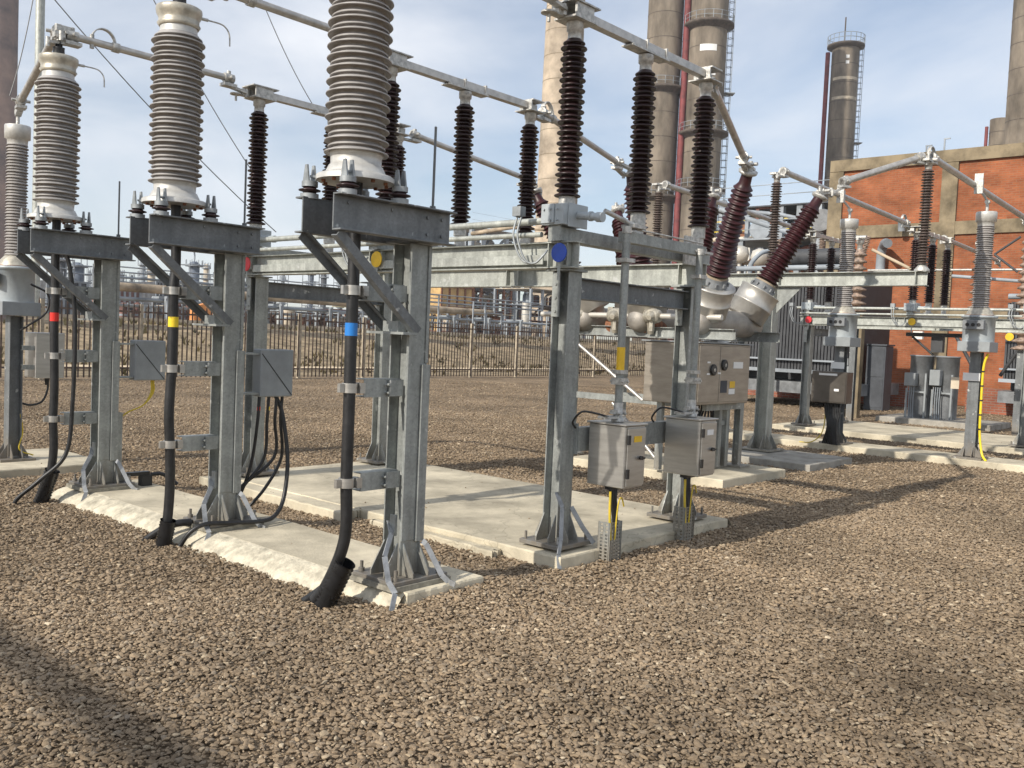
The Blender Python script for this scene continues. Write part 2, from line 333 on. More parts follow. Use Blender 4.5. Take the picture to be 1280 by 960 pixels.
# ------------------------------------------------------------------ cable sealing ends on their stands
PH = [('blue', 0.), ('yellow', 2.08), ('red', 4.15)]
def post_base(mb, x, y, z, half, hgt=.17, plate=.22, zt=.03, oy=0):
    """gusset plates round the foot of a post"""
    for (dx, dy) in ((1, 0), (-1, 0), (0, 1), (0, -1)):
        for off in (-half*.75, half*.75):
            if dx:
                p = [(x+dx*half, y+off, z), (x+dx*(plate-.03), y+off, z), (x+dx*(plate-.03), y+off, z+.03), (x+dx*half, y+off, z+hgt)]; t = (0, .008, 0)
            else:
                p = [(x+off, y+dy*half, z), (x+off, y+dy*(plate-.03), z), (x+off, y+dy*(plate-.03), z+.03), (x+off, y+dy*half, z+hgt)]; t = (.008, 0, 0)
            mb.poly(p, t)
def make_stand():
    t = thing('cable_support_stand', (0, 0, 0), '', 'steel stand', 'steel stands carrying the grey cable ends')
    h = .083
    # post: H section, flanges facing +-Y
    m = MB(); z0, z1 = .155, 2.195
    m.bx(-h, h, -h, -h+.011, z0, z1); m.bx(-h, h, h-.011, h, z0, z1); m.bx(-.005, .005, -h+.011, h-.011, z0, z1)
    m.build('post', 'galv', t, bevel=.002)
    m = MB(); m.bx(-h, .022, -h-.009, -h-.001, .37, 2.19); m.build('face_plate', 'galv', t, bevel=.002)
    m = MB(); m.bx(.058, h, -h-.009, -h-.001, 1.47, 2.19); m.build('face_plate', 'galv', t, bevel=.002)
    m = MB(); m.bx(.024, h+.006, -h-.026, -h-.001, .36, 1.46); m.bx(-h-.02, -h-.001, -.05, .0, .40, .53)
    m.build('cover_strip', 'galv', t, bevel=.002)
    m = MB(); post_base(m, 0, 0, .156, h, .2, .215)
    m.build('gusset', 'galv', t)
    m = MB(); m.bx(-.22, .22, -.2, .2, .132, .155); m.build('base_plate', 'galv_shade', t, bevel=.002)
    m = MB(); m.bx(-.235, .235, -.215, .215, .100, .131); m.build('grout_pad', 'grout', t)
    for (a, b) in ((-1, -1), (1, -1), (1, 1), (-1, 1)):
        m = MB(); m.cyl((a*.18, b*.16, .156), (a*.18, b*.16, .22), .011, n=8); m.cyl((a*.18, b*.16, .156), (a*.18, b*.16, .178), .02, n=6)
        m.build('bolt', 'galv_shade', t)
    # head channels
    for s in (-1, 1):
        m = MB(); m.csec((-.72, s*.137, 2.30), (.17, s*.137, 2.30), .205, .075, .01, flip=-s)
        for bxp in (-.62, -.3, -.02, .1):
            for zz in (2.25, 2.35) if bxp > -.1 else (2.36,):
                m.cyl((bxp, s*.138, zz), (bxp, s*.157, zz), .011, n=6)
        m.build('head_channel', 'galv_shade', t, bevel=.002)
        m = MB(); m.bar((-.70, s*.175, 2.19), (-.06, s*.15, 1.66), -.028, .028, -.004, .004, (0, s, 0)); m.bar((-.70, s*.175, 2.19), (-.06, s*.15, 1.66), -.028, -.020, .004, .045, (0, -s, 0))
        m.build('strut', 'galv_shade', t)
    m = MB(); m.bx(-.10, .14, -.1365, .1365, 2.2005, 2.215); m.bx(-.10, .14, -.1365, .1365, 2.3, 2.31)
    m.build('cross_plate', 'galv_shade', t)
    m = MB(); m.bx(-.20, -h-.001, -.17, .17, 1.64, 1.655); m.bx(-.155, -h-.001, -.07, .07, 1.656, 1.72)
    m.build('strut_seat', 'galv', t)
    for z in (1.885, 1.315, .755):
        m = MB(); m.csec((-.37, -.035, z), (-h-.001, -.035, z), .11, .09, .006, flip=-1); m.bx(-.19, -h-.002, -.06, -.042, z-.05, z+.05)
        for q in (-.03, .02): m.cyl((-.2, -.036, z+q), (-.2, -.068, z+q), .009, n=6)
        m.build('clamp_arm', 'galv', t)
        m = MB(); m.lathe([(-.028, .047), (.028, .047)], (-.45, 0, z), n=20); m.bx(-.53, -.49, -.012, .012, z-.025, z+.025); m.bx(-.41, -.372, -.05, .02, z-.03, z+.03)
        m.build('cable_clamp', 'stainless', t)
    # lightning/fixing rod
    m = MB(); m.cyl((.045, -.12, 2.405), (.045, -.12, 2.91), .008, n=8); m.cyl((.045, -.12, 2.405), (.045, -.12, 2.43), .018, n=8)
    m.build('rod', 'galv_shade', t)
    # earth tapes
    m = MB()
    for pts in (((-.09, .02, .48), (-.13, -.05, .42), (-.22, -.1, .3), (-.235, -.16, .16), (-.25, -.24, .11), (-.3, -.27, .02)),
                ((.075, -.11, .36), (.09, -.13, .34), (.15, -.22, .15), (.18, -.25, .11), (.19, -.3, .1))):
        for a, b in zip(pts, pts[1:]): m.bar(a, b, -.017, .017, -.003, .003, (.3, 1, .2))
    m.build('earth_tape', 'earthtape', t)
    return t
st0 = make_stand()
st_label = {'blue': 'nearest steel stand with blue-banded black cable, in front at the corner of the slab',
            'yellow': 'middle steel stand with yellow-banded black cable and a grey link box',
            'red': 'leftmost steel stand with red-banded black cable, at the rough far end of the slab'}
st0['label'] = st_label['blue']
for n, y in PH[1:]: copy_tree(st0, None, (0, y, 0), st_label[n])

def make_sealing():
    t = thing('cable_sealing_end', (-.46, 0, 2.39), '', 'cable sealing end', 'grey ribbed cable sealing ends on steel stands')
    L = lambda mb, n, m_: mb.build(n, m_, t)
    m = MB(); pr = shed_profile(.27, 1.33, .142, .186, .166, .0655, .013); m.lathe(pr, (0, 0, 0), n=48); L(m, 'insulator', 'shed_grey')
    m = MB(); m.lathe([(.115, .225), (.143, .225), (.150, .215), (.150, .185), (.17, .172), (.205, .155), (.21, .145), (.255, .147), (.275, .158), (.29, .15)], n=48); 
    L(m, 'base_flange', 'white_metal')
    m = MB()
    for k in range(10):
        a = k*math.pi/5+.2; m.cyl((.185*math.cos(a), .185*math.sin(a), .10), (.185*math.cos(a), .185*math.sin(a), .118), .012, n=6)
    L(m, 'flange_bolts', 'rust')
    m = MB(); m.lathe([(1.33, .13), (1.385, .128)], n=40); L(m, 'top_collar', 'white_metal')
    m = MB(); m.lathe([(1.38, .136), (1.40, .15), (1.41, .140), (1.44, .140), (1.47, .156), (1.50, .16), (1.515, .158), (1.52, .15), (1.523, .05)], n=40); L(m, 'top_cap', 'cream_metal')
    m = MB(); m.lathe([(1.523, .05), (1.59, .046), (1.60, .05), (1.60, .03), (1.66, .028)], n=16); L(m, 'stud_collar', 'blackp')
    m = MB(); m.lathe([(1.66, .02), (1.80, .02)], n=12); m.box((0, 0, 1.71), (.09, .06, .05)); m.box((.03, 0, 1.77), (.12, .05, .05)); m.cyl((.05, -.05, 1.74), (.05, .05, 1.74), .015, n=8)
    L(m, 'stud', 'cast')
    # arcing horn: short rod with a hook
    m = MB(); m.cyl((.15, -.02, 1.49), (.21, -.03, 1.49), .012, n=8); m.tube(bez([(.21, -.03, 1.49), (.30, -.05, 1.485), (.345, -.055, 1.465), (.37, -.06, 1.42), (.375, -.06, 1.34)], 5), .006, 8)
    L(m, 'arcing_horn', 'cast')
    for (x, y) in ((-.19, -.175), (.19, -.175), (-.19, .175), (.19, .175)):
        m = MB(); m.lathe([(.005, .052), (.035, .052)], (x, y, 0), n=20); m.lathe([(.075, .046), (.105, .046)], (x, y, 0), n=20)
        for s in (-1, 1): m.poly([(x+.024*s-.006, y-.028, .106), (x+.024*s-.006, y+.028, .106), (x+.024*s-.006, y+.010, .20), (x+.024*s-.006, y-.010, .20)], (.010, 0, 0))
        a = math.atan2(y, x); m.bar((x, y, .135), (x-.07*math.cos(a), y-.07*math.sin(a), .135), -.012, .012, -.006, .006)
        o = L(m, 'standoff', 'lug')
        m = MB(); m.lathe([(.036, .035), (.046, .04), (.052, .063), (.058, .063), (.066, .038), (.074, .036)], (x, y, 0), n=24); m.build('rib_disc', 'shed_black', o)
    return t
def local(o):  # move children meshes so the thing's origin is its base
    return o
se0 = make_sealing()
se_label = {'blue': 'largest nearest grey ribbed insulator, cut off by the picture top, on the blue-banded stand',
            'yellow': 'grey ribbed insulator with a cream cap and hooked rod standing on the yellow-banded stand',
            'red': 'grey ribbed insulator with a hooked rod standing on the red-banded stand'}
se0['label'] = se_label['blue']
for n, y in PH[1:]: copy_tree(se0, None, (0, y, 0), se_label[n])

# power cables, each dropping from its sealing end into a duct
duct_top = {'blue': ((-.455, .03, .42), (-.44, .02, .24), (-.50, .22, -.02)), 'yellow': ((-.45, 0, .40), (-.44, 0, .18), (-.45, .02, -.06)), 'red': ((-.45, 0, .42), (-.43, .0, .24), (-.46, .06, -.03))}
for (n, y), tape in zip(PH, ('btape', 'ytape', 'rtape')):
    t = thing('power_cable', (-.45, y, 0), 'thick black cable with a %s band running down beside the %s stand' % (n, {'blue': 'nearest', 'yellow': 'middle', 'red': 'leftmost'}[n]), 'cable', 'thick black cables below the sealing ends')
    o = V((-.45, y, 0))
    sx = {'blue': .0, 'yellow': .012, 'red': -.006}[n]
    P = [(0, 0, 2.55), (sx, 0, 2.1), (0, 0, 1.885), (sx*.5, .004, 1.6), (0, 0, 1.315), (-sx, 0, 1.0), (0, 0, .755), (.01, 0, .5)]
    e = {'blue': [(-.0, .03, .33), (-.03, .12, .12), (-.05, .20, .02)], 'yellow': [(.01, .01, .3), (.0, .02, .1), (-.0, .03, .0)], 'red': [(.0, .02, .3), (-.02, .07, .12), (-.03, .12, .02)]}[n]
    m = MB(); m.tube(bez(P+e, 8), .0355, 16); c = m.build('sheath', 'rubber', t)
    m = MB(); m.lathe([(0, .0372), (.075, .0372)], (sx*.5, .004, 1.62), n=20); m.build('phase_band', tape, t)
    m = MB(); m.lathe([(0, .055), (.04, .05), (.14, .0405)], (0, 0, 2.26), n=18); m.build('cable_gland', 'rubber', t)
    d0, d1 = {'blue': ((.02, .01, .275), (-.03, .16, -.05)), 'yellow': ((.005, .0, .19), (-.02, .05, -.09)), 'red': ((.015, .03, .29), (-.05, .14, -.06))}[n]
    pts = [V(d0).lerp(V(d1), k/26) for k in range(27)]
    m = MB(); m.tube([p+o for p in pts], .066 if n != 'yellow' else .06, 24, False, rib=-.17); m.tube([p+o for p in pts[::-1]], .055, 16, False)
    tag(m.build('cable_duct', 'duct', None), 'black corrugated duct at the foot of the %s cable' % {'blue': 'blue-banded', 'yellow': 'yellow-banded', 'red': 'red-banded'}[n], 'duct', 'corrugated ducts where cables enter the gravel')
    if n == 'blue':
        m = MB(); m.tube([o+V(p) for p in ((-.06, .32, -.03), (-.02, .22, .05), (.0, .15, .11), (.02, .06, .16))], .03, 12)
        tag(m.build('bonding_cable', 'rubber', None), 'short black cable end lying behind the blue cable duct', 'cable')
    if n == 'yellow':
        m = MB(); m.tube([o+V(p) for p in bez([(-.02, .30, -.02), (.02, .22, .05), (.1, .1, .13), (.22, .06, .14)], 6)], .028, 12)
        tag(m.build('bonding_cable', 'rubber', None), 'black cable leaving the gravel behind the yellow cable duct', 'cable')
        m = MB(); m.tube([o+V(p) for p in bez([(.04, -.10, 0), (.10, -.16, .12), (.20, -.2, .17), (.38, -.22, .16), (.62, -.26, .15), (.78, -.22, .17), (.9, -.16, .30), (.95, -.12, .6), (.93, -.06, .95), (.88, -.03, 1.1)], 10)], .017, 10)
        tag(m.build('bonding_cable', 'rubber', None), 'black looped cable running from the yellow duct over the slab up to the link box', 'cable')
    if n == 'red':
        m = MB(); m.tube([o+V(p) for p in bez([(.05, -.06, 2.25), (.09, -.09, 2.05), (.13, -.11, 1.6), (.12, -.11, .9), (.08, -.09, .45), (-.1, .0, .22), (-.24, .12, .05), (-.26, .14, -.03)], 8)], .018, 10)
        tag(m.build('bonding_cable', 'rubber', None), 'thin black cable hanging beside the red-banded cable into the gravel', 'cable')

# link boxes behind stands
for y, nm in ((2.08, 'yellow'), (4.15, 'red')):
    t = thing('link_box', (.4, y, 1.1), 'flat grey steel link box with a diagonal crease behind the %s-banded stand' % nm, 'electrical box', 'grey boxes fixed to the backs of stands')
    m = MB(); m.bx(-.17, .13, -.12, -.0, 0, .375); m.build('body', 'greybox', t, bevel=.008)
    m = MB(); m.bar((-.165, -.1215, .34), (.12, -.1215, .01), -.003, .003, -.002, .002, (0, 1, 0)); m.build('crease', 'blackp', t)
    m = MB(); m.bx(-.315, -.171, -.1, -.02, .02, .035); m.bx(-.315, -.171, -.1, -.02, .33, .345); m.bx(-.315, -.305, -.1, -.02, .04, .32); m.build('bracket', 'galv', t)
    if nm == 'yellow':
        for k, (dx, dy, band) in enumerate(((-.14, -.06, 'rtape'), (-.06, -.07, 'ytape'), (.02, -.06, None), (.08, -.05, None))):
            m = MB(); P = bez([(dx, dy, 0), (dx-.01, dy, -.2), (dx-.03+(.02*k), dy+.03, -.5), (dx-.08-.1*k*(k < 3), dy+.08, -.75), (-.3+.05*k, .1, -.95)], 8)
            m.tube(P, .013, 8); c = m.build('cable_tail', 'rubber', t)
            if band:
                m = MB(); m.cyl((dx-.002, dy, -.08), (dx-.004, dy, -.11), .0145, n=10); m.build('phase_band', band, c)
    else:
        m = MB()
        for k in range(3): m.tube(bez([(.02+.012*k, -.06, 0), (.02+.012*k, -.06, -.12), (-.05, -.05, -.24), (-.18, -.03, -.3), (-.26, -.02, -.36)], 6), .007, 8)
        m.build('cable_tail', 'earth', t)
m = MB(); m.csec((.14, 4.09, .2), (.14, 4.09, .80), .05, .05, .004, up=(0, 1, 0)); tag(m.build('cable_guard', 'galv', None), 'slim steel cable channel behind the red-banded stand', 'cable guard')
m = MB(); m.bx(.32, .42, 4.02, 4.1, .1, .2); m.bx(.16, .4, 4.03, 4.09, .2, .235); m.tube(bez([(.42, 4.06, .2), (.52, 4.03, .2), (.6, 3.98, .14), (.64, 3.95, .1)], 5), .018, 8)
tag(m.build('junction_block', 'blackp', None), 'small dark junction block on the slab right of the red-banded stand', 'junction box')

# ------------------------------------------------------------------ disconnector bay (near one; the far one is a copy)
bay = []
def frame():
    t = thing('steel_portal', (1.5, 0, .1), '', 'steel frame', 'portal frames carrying the disconnectors')
    for (x, y) in ((1.55, 0), (3.27, 0), (1.55, 4.08), (3.27, 4.08)):
        h = .076; z0, z1 = .155, 2.155
        X, Y = x-1.5, y
        m = MB(); m.bx(X-h, X+h, Y-h, Y-h+.01, z0-.1, z1-.1); m.bx(X-h, X+h, Y+h-.01, Y+h, z0-.1, z1-.1); m.bx(X-.004, X+.004, Y-h+.01, Y+h-.01, z0-.1, z1-.1)
        m.bx(X-.12, X+.1, Y-.11, Y+.11, 2.056, 2.07)
        p = m.build('post', 'galv', t, bevel=.002)
        m = MB(); post_base(m, X, Y, .052, h, .2, .19); m.build('gusset', 'galv', p)
        m = MB(); m.bx(X-.2, X+.2, Y-.19, Y+.19, .02, .052); m.build('base_plate', 'galv_shade', p, bevel=.003)
        m = MB()
        for (a, b) in ((-1, -1), (1, -1), (1, 1), (-1, 1)): m.cyl((X+a*.165, Y+b*.155, .052), (X+a*.165, Y+b*.155, .11), .01, n=8)
        m.build('bolt', 'galv_shade', p)
        m = MB(); m.bx(X-h-.014, X-h-.001, Y+.0, Y+.07, 1.72, 2.05)
        for q in (1.76, 1.86, 1.96): m.cyl((X-h-.022, Y+.035, q), (X-h-.014, Y+.035, q), .012, n=6)
        m.build('splice_plate', 'galv', p)
    for x in (-.03, 1.78):
        m = MB(); m.isec((x, -.16, 2.17), (x, 4.24, 2.17), .195, .12, .011)
        for yy in (-.09, .09, 1.98, 2.14, 4.0, 4.16): m.bx(x-.055, x-.005, yy-.005, yy+.005, 2.085, 2.255)
        if x < 0: m.bx(x-.075, x-.0605, .12, 3.95, 2.10, 2.17)
        m.build('long_beam', 'galv_beam', t, bevel=.002)
    for y in (0, 4.08):
        m = MB(); m.isec((.135, y, 1.94), (1.685, y, 1.94), .16, .11, .01); m.build('cross_beam', 'galv_shade', t, bevel=.002)
    return t
fr = frame(); fr['label'] = 'near galvanised portal frame on the big pale slab with blue, yellow and red discs'; bay.append(fr)

def disconnector(y, nm):
    t = thing('disconnector', (1.5, y, 2.37), '', 'switch disconnector', 'three-post disconnectors in a row on the near frame')
    m = MB(); m.bx(-.12, 2.02, -.05, .05, 0, .1); m.bx(-.13, -.121, -.06, .06, -.005, .11)
    m.build('base_beam', 'galv', t, bevel=.003)
    # bearing housing seen at the near end
    m = MB(); m.bx(-.16, .11, -.1, .1, .11, .26); m.bx(-.172, -.161, -.02, .1, .12, .26); m.bx(-.11, .12, -.108, -.1005, .10, .27)
    for (yy, zz) in ((.01, .14), (.01, .22), (.07, .22), (-.05, .14), (-.05, .22)): m.cyl((-.185, yy, zz), (-.172, yy, zz), .009, n=6)
    m.build('bearing_housing', 'tanklt', t, bevel=.006)
    m = MB(); m.cyl((.0, -.1085, .19), (.02, -.30, .17), .028, n=14); m.cyl((.01, -.21, .18), (.01, -.23, .178), .036, n=14); m.cyl((.02, -.27, .172), (.02, -.32, .168), .036, n=14); m.build('shaft_stub', 'tanklt', t)
    for k, x in enumerate((0, .93, 1.88)):
        z = .26
        m = MB(); m.lathe([(-.03 if k else 0, .062), (.07, .062)], (x, 0, z), n=20)
        if k: m.lathe([(0, .085), (.03, .085)], (x, 0, z-.155), n=20); m.lathe([(.03, .05), (.13, .05)], (x, 0, z-.155), n=16)
        b = m.build('insulator_foot', 'cast', t)
        m = MB(); m.lathe(shed_profile(.07, 1.21, .052, .098, .082, .0755, .016), (x, 0, z), n=28); m.build('insulator', 'shed_black', t)
        m = MB(); m.lathe([(1.21, .05), (1.26, .048), (1.27, .06), (1.33, .062)], (x, 0, z), n=18); m.build('insulator_cap', 'cast', t)
    # live parts
    m = MB(); m.bx(-.12, .14, -.10, .10, 1.592, 1.606); m.bx(-.10, .10, -.095, -.075, 1.607, 1.70); m.bx(-.10, .10, .06, .08, 1.607, 1.70); m.bx(-.14, .16, -.11, .11, 1.701, 1.712); m.bx(-.19, -.121, .0, .07, 1.60, 1.67)
    m.lathe([(0, .06), (.012, .06)], (-.24, .05, 1.60), n=16); m.cyl((-.24, .05, 1.54), (-.24, .05, 1.60), .012, n=8)
    m.build('end_contact', 'cast', t)
    m = MB(); m.bx(1.76, 1.98, -.11, .11, 1.592, 1.602); m.bx(1.80, 1.815, -.08, .08, 1.603, 1.70); m.bx(1.80, 1.98, -.1, .1, 1.70, 1.712); m.bx(1.9, 1.98, .0, .05, 1.603, 1.69); m.build('end_contact', 'cast', t)
    m = MB(); m.bar((.12, 0, 1.655), (1.86, 0, 1.655), -.035, .035, -.033, .033); m.build('contact_arm', 'alu', t, bevel=.003)
    m = MB(); m.csec((.68, -.05, 1.615), (1.18, -.05, 1.615), .01, .10, .002, flip=-1); m.bx(.66, 1.2, -.055, .055, 1.60, 1.611)
    for q in (.88, 1.16): m.bx(q, q+.02, -.044, .044, 1.612, 1.70)
    m.build('arm_carrier', 'cast', t)
    return t
d0_ = disconnector(0, 'blue')
dl = {'blue': 'nearest row of three dark ribbed insulators under a square arm, above the blue disc',
      'yellow': 'middle row of three dark ribbed insulators under a square arm, above the yellow disc',
      'red': 'farthest left row of three dark ribbed insulators under a square arm, above the red disc'}
d0_['label'] = dl['blue']; bay.append(d0_)
DY = [('blue', 0.), ('yellow', 2.04), ('red', 4.08)]
for n, y in DY[1:]: bay.append(copy_tree(d0_, None, (0, y, 0), dl[n]))
# phase discs
for n, y in DY:
    t = thing('phase_disc', (1.38, y-.05, 2.28), 'round %s phase disc on the near end of the near frame' % n, 'sign', 'coloured phase discs on the near frame')
    m = MB(); m.lathe([(0, .068), (.004, .07), (.008, .07)], (-.012, 0, 0), (1, 0, 0), n=28); m.build('disc', n, t)
    m = MB(); m.bx(-.003, .0, -.012, .012, -.2, -.05); m.bx(0.001, .06, -.012, .012, -.08, -.05); m.build('bracket', 'galv', t); bay.append(t)
# tubes along the bay
m = MB(); m.cyl((1.47, -.1, 2.50+.03), (1.47, 4.35, 2.50+.03), .027, n=14); 
t = tag(m.build('linking_tube', 'galv_beam', None), 'upper galvanised tube linking the three near disconnectors lengthwise', 'tube'); bay.append(t)
m = MB(); m.cyl((1.36, .11, 2.415), (1.36, 4.2, 2.415), .02, n=12)
t = tag(m.build('linking_tube', 'galv_beam', None), 'lower thinner galvanised tube just above the long beam of the near frame', 'tube'); bay.append(t)
# braided loops beside housings
for n, y in DY:
    m = MB()
    for k in range(2): m.tube(bez([(1.30, y+.30-.04*k, 2.56), (1.26, y+.30-.04*k, 2.40), (1.27, y+.22-.03*k, 2.23), (1.30, y+.12, 2.20), (1.33, y+.06, 2.26), (1.36, y+.05, 2.30)], 6), .008, 8)
    m.bx(1.27, 1.33, y+.25, y+.33, 2.55, 2.62)
    t = tag(m.build('earth_braid', 'lug', None), 'looped earth braid beside the near %s disconnector housing' % n, 'braid', 'looped braids on the near disconnectors'); bay.append(t)
# earth-switch linkage
m = MB(); m.bx(1.86, 3.02, -.30, -.22, 2.40, 2.48); t = tag(m.build('linkage_beam', 'galv', None), 'thin steel beam between the two drive pipes above the near frame', 'beam'); bay.append(t)
m = MB(); m.cyl((1.62, -.26, 2.60), (1.95, -.32, 2.52), .018, n=10); m.cyl((1.95, -.32, 2.50), (3.0, -.28, 2.505), .007, n=8); m.bx(1.86, 2.02, -.36, -.24, 2.505, 2.53); m.bx(2.84, 3.12, -.31, -.2, 2.42, 2.44)
m.lathe([(0, .03), (.06, .03)], (2.86, -.25, 2.44), n=12); m.bx(2.98, 3.25, -.12, -.10, 2.34, 2.58)
t = tag(m.build('linkage_rod', 'cast', None), 'small lever and rod linkage at the heads of the drive pipes', 'linkage'); bay.append(t)

# drive mechanism boxes, pipes, carrying channel, cable guards
m = MB(); m.csec((1.63, -.11, .91), (3.19, -.11, .91), .18, .07, .008, flip=-1); m.bx(1.62, 1.64, -.1, .0, .80, 1.03)
tag(m.build('mounting_channel', 'galv', None), 'horizontal steel channel between the two posts carrying the stainless boxes', 'channel')
for k, (x, nm) in enumerate(((1.84, 'left'), (2.90, 'right'))):
    t = thing('drive_box', (x, -.31, .58), 'stainless drive box with black hinges, %s of the pair between the two posts' % nm, 'electrical box', 'pair of stainless drive boxes')
    m = MB(); m.bx(-.13, .13, -.165, .165, 0, .46); m.build('body', 'stainless', t, bevel=.006)
    m = MB(); m.bx(-.145, .145, -.18, .18, .4605, .475); m.build('lid', 'stainless', t, bevel=.004)
    m = MB(); m.bx(-.105, .125, -.176, -.1655, .015, .445); dr = m.build('door', 'stainless', t, bevel=.003)
    for zz in (.11, .36):
        m = MB(); m.bx(-.118, -.088, -.19, -.1765, zz-.035, zz+.035); m.build('hinge', 'blackp', dr)
    m = MB(); m.cyl((.06, -.177, .22), (.06, -.20, .22), .015, n=12); m.bx(.03, .09, -.205, -.2005, .213, .227); m.build('handle', 'blackp', dr)
    m = MB(); m.bx(-.03, .07, -.1785, -.1765, .34, .385); m.build('label_plate', 'yellow' if k == 0 else 'white', dr)
    # gland tails
    m = MB()
    for q in range(4): m.tube(bez([(-.06+.03*q, -.0, 0), (-.05+.02*q, -.01, -.1), (-.03+.015*q, -.02, -.22), (-.02+.01*q, -.04, -.4)], 5), .011, 8)
    m.bx(-.08, .05, -.04, .03, -.03, -.001)
    m.build('cable_tail', 'rubber', t)
    m = MB(); m.tube(bez([(-.09, -.03, -.04), (-.10, -.04, -.2), (-.09, -.05, -.4)], 5), .010, 8); m.tube(bez([(.05, -.06, -.16), (.0, -.07, -.09), (-.04, -.07, -.14), (-.05, -.06, -.4)], 5), .006, 8); m.build('earth_wire', 'earth', t)
    # perforated guard
    g = MB(); zt = .31; X = x-.02
    for (a0, a1, fx) in (((X-.09, -.36), (X+.06, -.36), 0), ((X-.09, -.359), (X-.09, -.27), 0), ((X+.06, -.359), (X+.06, -.27), 0)):
        L_ = math.hypot(a1[0]-a0[0], a1[1]-a0[1]); nc = max(2, int(L_/.03)); nr = 12
        dx, dy = (a1[0]-a0[0])/nc, (a1[1]-a0[1])/nc
        for i in range(nc+1):  # solid strips, holes left open between them
            cx_, cy_ = a0[0]+dx*i, a0[1]+dy*i
            wx, wy = abs(dx)*.22+.0015, abs(dy)*.22+.0015
            g.bx(cx_-wx, cx_+wx, cy_-wy, cy_+wy, -.02, zt)
        for j in range(nr+1):
            zz = -.01+(zt+.005)*j/nr
            g.bx(min(a0[0], a1[0])-.001, max(a0[0], a1[0])+.001, min(a0[1], a1[1])-.001, max(a0[1], a1[1])+.001, zz-.005, zz+.005)
    tag(g.build('cable_guard', 'galv', None), 'perforated steel cable guard under the %s drive box' % nm, 'cable guard', 'perforated cable guards at the slab edge')
    # pipe
    t = thing('drive_pipe', (x, -.31, 1.06), 'vertical steel drive pipe%s rising from the %s drive box' % (' with a yellow band' if k == 0 else ' without a band', nm), 'pipe', 'vertical drive pipes')
    m = MB(); m.cyl((0, 0, 0), (0, 0, 1.44 if k == 0 else 1.38), .03, n=18); m.build('tube', 'galv', t)
    m = MB(); m.lathe([(0, .036), (.05, .036)], (0, 0, 1.40 if k == 0 else 1.34), n=16); m.box((0, 0, 1.20 if k == 0 else 1.16), (.11, .1, .03)); m.build('top_coupling', 'cast', t)
    m = MB(); m.lathe([(0, .05), (.02, .05), (.025, .036), (.14, .036)], (0, 0, .0), n=16); m.box((0, 0, .07), (.15, .04, .03)); m.box((-.05, .02, .03), (.22, .1, .018)); m.box((0, 0, .30), (.1, .09, .05)); m.box((0, 0, .37), (.09, .08, .03))
    for q in (-.035, .035): m.cyl((q, -.05, .06), (q, .05, .06), .009, n=6); m.cyl((q, -.06, .30), (q, .06, .30), .009, n=6)
    m.build('bottom_coupling', 'cast', t)
    if k == 0:
        m = MB(); m.lathe([(0, .0315), (.17, .0315)], (0, 0, .385), n=18); m.build('yellow_band', 'yellow', t)
    m = MB(); m.tube(bez([(x-.1, -.31, 1.09), (x-.22, -.28, 1.12), (x-.3, -.2, 1.13), (x-.3, -.12, 1.05), (x-.24, -.1, 1.0)], 5), .008, 8)
    tag(m.build('control_cable', 'rubber', None), 'thin black cable curling off the top of the %s drive box' % nm, 'cable')
# earth tape on post and slab
m = MB()
for pts in (((1.475, -.05, .52), (1.46, -.12, .42), (1.36, -.2, .2), (1.29, -.24, .11), (1.27, -.27, .02)), ((1.62, -.08, .4), (1.68, -.15, .25), (1.75, -.21, .13)), ((1.75, -.262, .125), (1.75, -.27, .0))):
    for a, b in zip(pts, pts[1:]): m.bar(a, b, -.018, .018, -.003, .003, (.3, 1, .2))
tag(m.build('earth_tape', 'earthtape', None), 'bent grey earth tape at the foot of the post under the blue disc', 'earth tape')

# the far bay: copies of the near one, further along
FAR = (12.85, -.26, 0)
for o in list(bay):
    lb = o['label'].replace('near galvanised', 'far galvanised').replace('big pale slab', 'long slab by the brick building').replace('near frame', 'far frame').replace('near disconnectors', 'far disconnectors').replace('near blue', 'far blue').replace('near yellow', 'far yellow').replace('near red', 'far red').replace('three near', 'three far')
    lb = lb.replace('nearest row of', 'right-hand row of').replace('middle row of', 'second row of').replace('farthest left row of', 'left-hand row of').replace('above the blue disc', 'in the far bay, mostly past the right edge').replace('above the yellow disc', 'in the far bay before the brick wall').replace('above the red disc', 'in the far bay before the dark transformer').replace('at the heads of the drive pipes', 'at the right end of the far bay').replace('between the two drive pipes above the far frame', 'above the far frame')
    if o.name.startswith('disconnector'): lb = {'above the blue': 'right-hand row of three dark insulators in the far bay, mostly past the picture edge', 'above the yellow': 'second row of three dark insulators in the far bay, before the brick wall', 'above the red d': 'left-hand row of dark insulators in the far bay, before the dark transformer'}[[k for k in ('above the blue', 'above the yellow', 'above the red d') if k in o['label']][0]]
    if o.name.startswith('steel_portal'): lb = 'far galvanised portal frame on the long slab before the brick building'
    if 'near' in lb.replace('nearest', ''): lb = lb.replace('near end of the ', '')
    c = copy_tree(o, None, FAR, lb)
    if 'group' in o: c['group'] = o['group'].replace('near', 'far').replace('in a row on the frame', 'in a row on the far frame')

